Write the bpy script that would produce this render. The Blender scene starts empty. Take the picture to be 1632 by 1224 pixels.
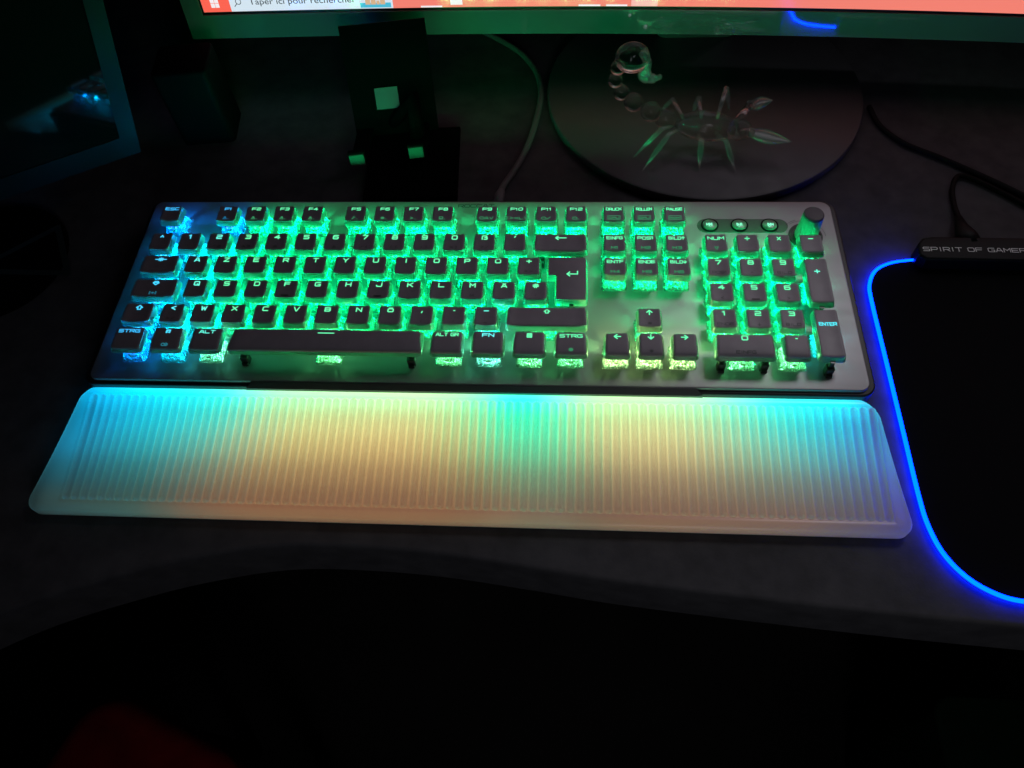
import bpy, math, random
import numpy as np
from mathutils import Vector, Matrix
random.seed(7)
S = 0.001            # everything below is written in millimetres
U = 19.05            # key pitch
sc = bpy.context.scene
col = sc.collection

# ------------------------------------------------------------------ camera, world, exposure
cam_d = bpy.data.cameras.new('camera'); cam = bpy.data.objects.new('camera', cam_d); col.objects.link(cam)
cam_d.sensor_width = 36.0; cam_d.lens = 1238.2 / 1632 * 36.0
cam_d.clip_start = 0.01; cam_d.clip_end = 20
Rm = Matrix(((0.99756926, -0.01592917, 0.06783683), (0.04908714, 0.85160787, -0.52187594), (-0.04945733, 0.52393731, 0.85031974)))
CAM = Vector((270.73, -328.70, 380.05))
mw = Rm.to_4x4(); mw.translation = CAM * S
cam.matrix_world = mw
sc.camera = cam
world = bpy.data.worlds.new('World'); sc.world = world; world.use_nodes = True
bgn = world.node_tree.nodes['Background']
bgn.inputs[0].default_value = (0.35, 0.75, 1.0, 1); bgn.inputs[1].default_value = 0.0012
sc.view_settings.view_transform = 'Standard'; sc.view_settings.look = 'None'
sc.view_settings.exposure = 0; sc.view_settings.gamma = 1; sc.view_settings.use_curve_mapping = False
sc.render.engine = 'CYCLES'
cy = sc.cycles
cy.use_denoising = True; cy.use_light_tree = True
cy.max_bounces = 8; cy.diffuse_bounces = 3; cy.glossy_bounces = 4; cy.transmission_bounces = 8; cy.transparent_max_bounces = 12
cy.sample_clamp_indirect = 3.0; cy.caustics_refractive = False; cy.caustics_reflective = False; cy.blur_glossy = 0.5
# light levels
P_KEY = 0.054       # watts of one key LED
P_REST = 0.68
FILL = 0.05         # two added fill spots, front right and above the monitor
SCREEN = 0.5         # bright patch added on the unseen part of the screen
PAD = 26.0            # the mouse pad's light tube

ld = bpy.data.lights.new('front_fill', 'SPOT'); ld.energy = FILL * 26; ld.color = (0.93, 0.92, 1.0); ld.shadow_soft_size = 0.12  # unseen spot added to lift the desk front and its edge
ld.spot_size = math.radians(78); ld.spot_blend = 1.0
lo = bpy.data.objects.new('front_fill', ld); col.objects.link(lo); lo.location = (0.45, -0.90, 0.36)
lo.rotation_euler = (Vector((0.34, -0.24, -0.05)) - lo.location).to_track_quat('-Z', 'Y').to_euler()

la = bpy.data.lights.new('overhead_fill', 'SPOT'); la.shadow_soft_size = 0.16; la.energy = FILL * 120; la.color = (1.0, 0.95, 1.0)  # added spot, aimed so plate and keycaps catch it and the rear desk doesn't
la.spot_size = math.radians(39); la.spot_blend = 1.0
lb = bpy.data.objects.new('overhead_fill', la); col.objects.link(lb); lb.location = (0.80, 0.46, 0.90)
lb.rotation_euler = (Vector((0.42, -0.20, 0)) - lb.location).to_track_quat('-Z', 'Y').to_euler()

# ------------------------------------------------------------------ helpers
def un(px, py, z=None, Y=None):
    """a pixel of the 1632 x 1224 photograph to the point (mm) where its ray meets a height or a depth"""
    d = Rm @ Vector(((px - 816) / 1238.2, -(py - 612) / 1238.2, -1))
    t = (z - CAM.z) / d.z if z is not None else (Y - CAM.y) / d.y
    return CAM + d * t

class MB:
    def __init__(s): s.v = []; s.f = []; s.m = []; s.mi = 0
    def add(s, vs, fs):
        n = len(s.v); s.v += [tuple(v) for v in vs]; s.f += [tuple(i + n for i in f) for f in fs]; s.m += [s.mi] * len(fs)
    def prism(s, poly, z0, z1, bevel=0, top=None):
        """poly counter-clockwise; top = another outline of equal length for the upper edge"""
        n = len(poly); top = top or poly
        rings = [[(x, y, z0) for x, y in poly]]
        if bevel:
            cx = sum(p[0] for p in top) / n; cyy = sum(p[1] for p in top) / n
            rings.append([(x, y, z1 - bevel) for x, y in top])
            for a in (0.3, 0.7, 1.0):
                q = inset(top, bevel * (1 - math.cos(a * math.pi / 2)))
                rings.append([(x, y, z1 - bevel + bevel * math.sin(a * math.pi / 2)) for x, y in q])
        else:
            rings.append([(x, y, z1) for x, y in top])
        vs = [p for r in rings for p in r]; fs = [tuple(range(n))[::-1]]
        for k in range(len(rings) - 1):
            for i in range(n):
                j = (i + 1) % n; fs.append((k * n + i, k * n + j, (k + 1) * n + j, (k + 1) * n + i))
        fs.append(tuple((len(rings) - 1) * n + i for i in range(n)))
        s.add(vs, fs)
    def box(s, x0, x1, y0, y1, z0, z1):
        s.prism([(x0, y0), (x1, y0), (x1, y1), (x0, y1)], z0, z1)
    def obox(s, o, a, b, c):
        """box from a corner and three edge vectors"""
        o, a, b, c = map(Vector, (o, a, b, c))
        vs = [o, o + a, o + a + b, o + b, o + c, o + a + c, o + a + b + c, o + b + c]
        fs = [(0, 3, 2, 1), (4, 5, 6, 7), (0, 1, 5, 4), (1, 2, 6, 5), (2, 3, 7, 6), (3, 0, 4, 7)]
        if a.cross(b).dot(c) < 0: fs = [f[::-1] for f in fs]
        s.add(vs, fs)
    def lathe(s, prof, c=(0, 0, 0), n=48, mod=None, axis=None):
        """prof: list of (r, z); closed where r is 0"""
        M = Matrix.Identity(3)
        if axis is not None: M = Vector((0, 0, 1)).rotation_difference(Vector(axis)).to_matrix()
        vs = []; fs = []
        for k, (r, z) in enumerate(prof):
            for i in range(n):
                a = 2 * math.pi * i / n; rr = r * (mod(i, k) if mod else 1)
                vs.append(Vector(c) + M @ Vector((rr * math.cos(a), rr * math.sin(a), z)))
        for k in range(len(prof) - 1):
            for i in range(n):
                j = (i + 1) % n; fs.append((k * n + i, k * n + j, (k + 1) * n + j, (k + 1) * n + i))
        if prof[0][0] > 1e-6: fs.append(tuple(range(n))[::-1])
        if prof[-1][0] > 1e-6: fs.append(tuple((len(prof) - 1) * n + i for i in range(n)))
        s.add(vs, fs)
    def ball(s, c, rx, ry=None, rz=None, axis=None, n=20, m=12):
        ry = ry or rx; rz = rz or rx
        M = Matrix.Identity(3)
        if axis is not None: M = Vector((0, 0, 1)).rotation_difference(Vector(axis)).to_matrix()
        vs = []; fs = []
        for k in range(m + 1):
            t = math.pi * k / m
            for i in range(n):
                a = 2 * math.pi * i / n
                vs.append(Vector(c) + M @ Vector((rx * math.sin(t) * math.cos(a), ry * math.sin(t) * math.sin(a), -rz * math.cos(t))))
        for k in range(m):
            for i in range(n):
                j = (i + 1) % n; fs.append((k * n + i, k * n + j, (k + 1) * n + j, (k + 1) * n + i))
        s.add(vs, fs)
    def tube(s, pts, r, n=12, flat=1.0):
        pts = [Vector(p) for p in pts]; N = len(pts)
        rs = r if isinstance(r, (list, tuple)) else [r] * N
        up = Vector((0, 0, 1)); vs = []; fs = []
        for k, p in enumerate(pts):
            t = (pts[min(k + 1, N - 1)] - pts[max(k - 1, 0)]).normalized()
            a = t.cross(up)
            a = a.normalized() if a.length > 0.05 else Vector((1, 0, 0))
            b = a.cross(t).normalized()
            for i in range(n):
                q = 2 * math.pi * i / n
                vs.append(p + a * (rs[k] * math.cos(q)) + b * (rs[k] * flat * math.sin(q)))
        for k in range(N - 1):
            for i in range(n):
                j = (i + 1) % n; fs.append((k * n + i, k * n + j, (k + 1) * n + j, (k + 1) * n + i))
        fs.append(tuple(range(n))[::-1]); fs.append(tuple((N - 1) * n + i for i in range(n)))
        s.add(vs, fs)
    def mesh(s, name, mats, smooth=False):
        me = bpy.data.meshes.new(name)
        me.from_pydata([(x * S, y * S, z * S) for x, y, z in s.v], [], s.f)
        for m in mats: me.materials.append(m)
        me.polygons.foreach_set('material_index', s.m)
        if smooth: me.polygons.foreach_set('use_smooth', [True] * len(s.f))
        me.update()
        return me
    def build(s, name, mats, parent=None, smooth=False, loc=(0, 0, 0), sharp=None):
        me = s.mesh(name, mats if isinstance(mats, (list, tuple)) else [mats], smooth or bool(sharp))
        if sharp: me.set_sharp_from_angle(angle=math.radians(sharp))
        return link(name, me, parent, loc)

def link(name, me, parent=None, loc=(0, 0, 0)):
    o = bpy.data.objects.new(name, me); col.objects.link(o)
    o.location = (loc[0] * S, loc[1] * S, loc[2] * S)
    if parent: o.parent = parent
    return o
def tag(o, label=None, cat=None, group=None, kind=None):
    for k, v in (('label', label), ('category', cat), ('group', group), ('kind', kind)):
        if v: o[k] = v
    return o
def thing(name, label, cat, loc=(0, 0, 0)):
    o = bpy.data.objects.new(name, None); col.objects.link(o); o.empty_display_size = 0.01
    o.location = (loc[0] * S, loc[1] * S, loc[2] * S)
    return tag(o, label, cat)

def inset(poly, d):
    """move every edge of a convex-ish ccw outline inwards by d"""
    n = len(poly); out = []
    for i in range(n):
        p0 = Vector(poly[i - 1]); p1 = Vector(poly[i]); p2 = Vector(poly[(i + 1) % n])
        e1 = (p1 - p0); e2 = (p2 - p1)
        if e1.length < 1e-9 or e2.length < 1e-9: out.append(tuple(p1)); continue
        n1 = Vector((-e1.y, e1.x)).normalized(); n2 = Vector((-e2.y, e2.x)).normalized()
        m = n1 + n2
        m = m / max(m.length_squared, 1e-6) * 2
        out.append(tuple(p1 + m * d))
    return out
def rrect(x0, x1, y0, y1, r, n=6):
    pts = []
    rr = r if isinstance(r, (list, tuple)) else [r] * 4
    for (cx, cyy, a0), q in zip(((x1, y0, -90), (x1, y1, 0), (x0, y1, 90), (x0, y0, 180)), rr):
        sx = -1 if cx == x1 else 1; sy = 1 if cyy == y0 else -1
        for k in range(n + 1):
            a = math.radians(a0 + 90 * k / n)
            pts.append((cx + sx * q + q * math.cos(a), cyy + sy * q + q * math.sin(a)))
    return pts
def spline(ctrl, n=10):
    P = [Vector(p) for p in ctrl]; P = [P[0] * 2 - P[1]] + P + [P[-1] * 2 - P[-2]]
    out = []
    for i in range(1, len(P) - 2):
        for k in range(n):
            t = k / n
            out.append(0.5 * ((2 * P[i]) + (P[i + 1] - P[i - 1]) * t + (2 * P[i - 1] - 5 * P[i] + 4 * P[i + 1] - P[i + 2]) * t * t + (3 * P[i] - P[i - 1] - 3 * P[i + 1] + P[i + 2]) * t ** 3))
    out.append(P[-2]); return out

# ------------------------------------------------------------------ materials
def new_mat(name):
    m = bpy.data.materials.new(name); m.use_nodes = True
    nt = m.node_tree; nt.nodes.clear()
    o = nt.nodes.new('ShaderNodeOutputMaterial')
    return m, nt, o
def N(nt, t, **kw):
    n = nt.nodes.new(t)
    for k, v in kw.items():
        if k.startswith('i_'): n.inputs[k[2:].replace('_', ' ')].default_value = v
        else: setattr(n, k, v)
    return n
def pbr(name, base, rough=0.5, metal=0.0, bump=None, bscale=600, bstr=0.2, var=0.0, vscale=40, coat=0.0, rvar=0.0, spec=0.5, detail=4, stretch=None, sheen=0.0):
    m, nt, o = new_mat(name)
    b = N(nt, 'ShaderNodeBsdfPrincipled'); L = nt.links.new
    b.inputs['Base Color'].default_value = (*base, 1); b.inputs['Roughness'].default_value = rough; b.inputs['Metallic'].default_value = metal
    b.inputs['Coat Weight'].default_value = coat; b.inputs['Specular IOR Level'].default_value = spec
    b.inputs['Sheen Weight'].default_value = sheen
    tc = N(nt, 'ShaderNodeTexCoord'); mp = N(nt, 'ShaderNodeMapping'); L(tc.outputs['Object'], mp.inputs[0])
    if stretch: mp.inputs['Scale'].default_value = stretch
    if var:
        nz = N(nt, 'ShaderNodeTexNoise'); nz.inputs['Scale'].default_value = vscale; nz.inputs['Detail'].default_value = 6; L(mp.outputs[0], nz.inputs['Vector'])
        r = N(nt, 'ShaderNodeMapRange'); r.inputs[1].default_value = 0.3; r.inputs[2].default_value = 0.7; r.inputs[3].default_value = 1 - var; r.inputs[4].default_value = 1 + var
        L(nz.outputs[0], r.inputs[0])
        mx = N(nt, 'ShaderNodeVectorMath', operation='SCALE'); mx.inputs[0].default_value = base; L(r.outputs[0], mx.inputs['Scale']); L(mx.outputs[0], b.inputs['Base Color'])
    if rvar:
        nz = N(nt, 'ShaderNodeTexNoise'); nz.inputs['Scale'].default_value = 90; nz.inputs['Detail'].default_value = 5; L(mp.outputs[0], nz.inputs['Vector'])
        r = N(nt, 'ShaderNodeMapRange'); r.inputs[1].default_value = 0.3; r.inputs[2].default_value = 0.7; r.inputs[3].default_value = rough - rvar; r.inputs[4].default_value = rough + rvar
        L(nz.outputs[0], r.inputs[0]); L(r.outputs[0], b.inputs['Roughness'])
    if bump:
        nz = N(nt, 'ShaderNodeTexNoise'); nz.inputs['Scale'].default_value = bscale; nz.inputs['Detail'].default_value = detail; L(mp.outputs[0], nz.inputs['Vector'])
        bp = N(nt, 'ShaderNodeBump'); bp.inputs['Strength'].default_value = bstr; bp.inputs['Distance'].default_value = bump * S
        L(nz.outputs[0], bp.inputs['Height']); L(bp.outputs[0], b.inputs['Normal'])
    L(b.outputs[0], o.inputs[0]); return m
def emit(name, color, strength, obj_color=False, gloss=0.0):
    m, nt, o = new_mat(name); L = nt.links.new
    e = N(nt, 'ShaderNodeEmission'); e.inputs[0].default_value = (*color, 1); e.inputs[1].default_value = strength
    if obj_color:
        oi = N(nt, 'ShaderNodeObjectInfo'); L(oi.outputs['Color'], e.inputs[0])
    if gloss:
        g = N(nt, 'ShaderNodeBsdfGlossy'); g.inputs['Color'].default_value = (gloss,) * 3 + (1,); g.inputs['Roughness'].default_value = 0.12
        a = N(nt, 'ShaderNodeAddShader'); L(e.outputs[0], a.inputs[0]); L(g.outputs[0], a.inputs[1]); L(a.outputs[0], o.inputs[0])
    else: L(e.outputs[0], o.inputs[0])
    return m
def plastic(name, color, transp=0.0, transl=0.5, diff=0.3, gloss=0.1, rough=0.2, bump=0.0, bscale=900, vor=False, gcol=None, refract_mottle=0.0):
    """see-through or milky plastic: weighted transparent, translucent, diffuse and glossy parts"""
    m, nt, o = new_mat(name); L = nt.links.new
    tc = N(nt, 'ShaderNodeTexCoord'); nrm = None; cin = None
    if bump:
        if vor: nz = N(nt, 'ShaderNodeTexVoronoi'); nz.inputs['Scale'].default_value = bscale
        else: nz = N(nt, 'ShaderNodeTexNoise'); nz.inputs['Scale'].default_value = bscale; nz.inputs['Detail'].default_value = 3
        L(tc.outputs['Object'], nz.inputs['Vector'])
        bp = N(nt, 'ShaderNodeBump'); bp.inputs['Strength'].default_value = 1.0; bp.inputs['Distance'].default_value = bump * S
        L(nz.outputs[0], bp.inputs['Height']); nrm = bp.outputs[0]
        if refract_mottle:  # cell pattern darkens the colour in place of refracted LED light
            r = N(nt, 'ShaderNodeMapRange'); r.inputs[1].default_value = 0.1; r.inputs[2].default_value = 0.65; r.inputs[3].default_value = 1.0; r.inputs[4].default_value = 1 - refract_mottle
            L(nz.outputs[0], r.inputs[0])
            mx = N(nt, 'ShaderNodeVectorMath', operation='SCALE'); mx.inputs[0].default_value = color; L(r.outputs[0], mx.inputs['Scale']); cin = mx.outputs[0]
    def sh(t, c=None):
        n = N(nt, t); n.inputs['Color'].default_value = (*(c or color), 1)
        if cin is not None and c is None: L(cin, n.inputs['Color'])
        if nrm is not None and 'Normal' in n.inputs: L(nrm, n.inputs['Normal'])
        return n
    lst = []
    if transp: lst.append((transp, N(nt, 'ShaderNodeBsdfTransparent')))
    if transl: lst.append((transl, sh('ShaderNodeBsdfTranslucent')))
    if diff: lst.append((diff, sh('ShaderNodeBsdfDiffuse')))
    if gloss:
        g = sh('ShaderNodeBsdfGlossy', (1, 1, 1)); g.inputs['Roughness'].default_value = rough; lst.append((gloss, g))
    acc, cur = lst[0][0], lst[0][1].outputs[0]
    for w, n in lst[1:]:
        mx = N(nt, 'ShaderNodeMixShader'); acc += w; mx.inputs[0].default_value = w / acc
        L(cur, mx.inputs[1]); L(n.outputs[0], mx.inputs[2]); cur = mx.outputs[0]
    L(cur, o.inputs[0]); return m

M = {}
M['alu'] = pbr('brushed_aluminium', (0.37, 0.365, 0.385), 0.38, 0.45, bump=0.01, bscale=2500, bstr=0.25, var=0.06, vscale=25, rvar=0.05, stretch=(0.25, 1, 1))
M['housing'] = pbr('black_housing', (0.03, 0.03, 0.033), 0.35, bump=0.01, bscale=1500)
M['lip'] = pbr('dark_metal', (0.12, 0.12, 0.13), 0.38, 0.6)
M['cap'] = pbr('keycap_plastic', (0.36, 0.335, 0.38), 0.45, bump=0.02, bscale=3500, bstr=0.3, var=0.07, vscale=120, rvar=0.05)
M['skirt'] = plastic('milky_plastic', (0.36, 0.40, 0.38), transl=0.66, diff=0.24, gloss=0.06, rough=0.3)
M['switch'] = plastic('clear_switch_plastic', (0.74, 0.80, 0.77), transp=0.42, transl=0.36, diff=0.08, gloss=0.14, rough=0.12, bump=0.55, bscale=900, vor=True, refract_mottle=0.7)  # mottling in the colour imitates light broken up by the clear shell
M['stem'] = plastic('switch_stem', (0.75, 0.62, 0.45), transl=0.4, diff=0.5, gloss=0.1, rough=0.3)
M['led'] = emit('led', (1, 1, 1), 1.6, obj_color=True)
M['legend'] = emit('backlit_legend', (1, 1, 1), 1.25, obj_color=True)
M['legend_dim'] = emit('dim_legend', (1, 1, 1), 0.30, obj_color=True)
M['legend_print'] = pbr('printed_legend', (0.14, 0.17, 0.16), 0.5)
M['stab'] = pbr('stabiliser_plastic', (0.035, 0.035, 0.035), 0.3, coat=0.4)
M['mark'] = pbr('dark_print', (0.10, 0.10, 0.11), 0.5)
M['homebar'] = pbr('homing_bar', (0.012, 0.012, 0.014), 0.4)
M['frost'] = plastic('frosted_rest', (0.9, 0.9, 0.88), transl=0.82, diff=0.05, gloss=0.05, rough=0.3, bump=0.05, bscale=1500)
M['restbase'] = pbr('rest_underside', (0.1, 0.1, 0.1), 0.6)
M['desk'] = pbr('grey_stone_laminate', (0.10, 0.10, 0.108), 0.7, spec=0.15, bump=0.12, bscale=700, bstr=0.7, var=0.2, vscale=70, rvar=0.08, detail=8)
M['floor'] = pbr('dark_floor', (0.05, 0.045, 0.04), 0.6, var=0.3, vscale=6)
M['cloth'] = pbr('black_cloth', (0.006, 0.006, 0.007), 0.95, bump=0.2, bscale=2500, bstr=0.6, spec=0.08)
M['tube'] = emit('light_tube', (0.0, 0.0135, 1.0), PAD)
M['boxplastic'] = pbr('black_plastic', (0.006, 0.006, 0.007), 0.5, spec=0.15)
M['silver'] = pbr('satin_silver', (0.52, 0.52, 0.55), 0.035, 0.6, coat=0.0, rvar=0.01, var=0.03, bump=0.005, bscale=1800)
M['disc'] = pbr('grey_satin_base', (0.11, 0.11, 0.12), 0.42, 0.2, rvar=0.05, bump=0.01, bscale=2000, var=0.05)
M['seam'] = pbr('black_seam', (0.004, 0.004, 0.004), 0.4)
M['black'] = pbr('black_satin', (0.012, 0.013, 0.014), 0.3)
M['matblack'] = pbr('matt_black', (0.003, 0.003, 0.0035), 0.8, spec=0.03)
M['gloss'] = pbr('dark_glass', (0.006, 0.006, 0.006), 0.06, coat=0.5)
M['bezel2'] = pbr('dark_bezel', (0.008, 0.007, 0.008), 0.45, spec=.25)
M['pad_rubber'] = pbr('silicone_pad', (0.30, 0.17, 0.2), 0.5)
M['grey_rubber'] = pbr('grey_silicone', (0.16, 0.2, 0.17), 0.35)
M['braid'] = pbr('braided_cable', (0.17, 0.17, 0.18), 0.6, bump=0.5, bscale=900, bstr=1.0)
M['cable'] = pbr('dark_cable', (0.012, 0.012, 0.015), 0.7, spec=.2)
M['blackcable'] = pbr('black_cable', (0.004, 0.004, 0.004), 0.7, spec=.2)
M['red'] = pbr('red_fabric', (0.6, 0.015, 0.02), 0.9, bump=1, bscale=300, var=0.2)
M['green'] = pbr('green_fabric', (0.012, 0.05, 0.02), 0.9, var=0.2)
M['greyprint'] = pbr('grey_print', (0.85, 0.85, 0.88), 0.4)
g, nt, o = new_mat('clear_glass')
b = N(nt, 'ShaderNodeBsdfPrincipled'); b.inputs['Transmission Weight'].default_value = 1; b.inputs['Roughness'].default_value = 0.03; b.inputs['IOR'].default_value = 1.42
b.inputs['Base Color'].default_value = (0.95, 1, 0.98, 1)
t_ = N(nt, 'ShaderNodeBsdfTransparent'); mx_ = N(nt, 'ShaderNodeMixShader'); mx_.inputs[0].default_value = 0.55
nt.links.new(t_.outputs[0], mx_.inputs[1]); nt.links.new(b.outputs[0], mx_.inputs[2]); nt.links.new(mx_.outputs[0], o.inputs[0]); M['glass'] = g
M['frostglass'] = plastic('frosted_glass', (0.55, 0.72, 0.85), transp=0.72, transl=0.05, diff=0.06, gloss=0.10, rough=0.2)
def scr(name, c, k=1.0, gloss=0.03): return emit(name, c, k, gloss=gloss)
M['wall'] = scr('dark_wallpaper', (0.05, 0.03, 0.045), 1.0)  # unseen screen picture, set dark to keep the rear desk dim
M['window'] = scr('screen_fill_glow', (1.0, 0.88, 1.0), SCREEN)  # glow of the invented screen patch that lights plate and keycaps
M['taskbar'] = scr('taskbar_salmon', (1.0, 0.25, 0.19), 0.9)
M['start'] = scr('start_button_orange', (0.98, 0.13, 0.085), 1.0)
M['search'] = scr('search_field', (0.66, 0.79, 0.88), 1.0)
M['tabgrey'] = scr('taskbar_highlight', (0.95, 0.5, 0.45), 1.0)
M['white'] = scr('screen_white', (0.9, 0.85, 0.87), 1.0)
M['ink'] = pbr('screen_text', (0.03, 0.03, 0.04), 0.5)
M['sand'] = scr('sand_colour', (0.75, 0.5, 0.3), 0.9)
M['sea'] = scr('sea_colour', (0.08, 0.55, 0.75), 0.9)

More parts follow.
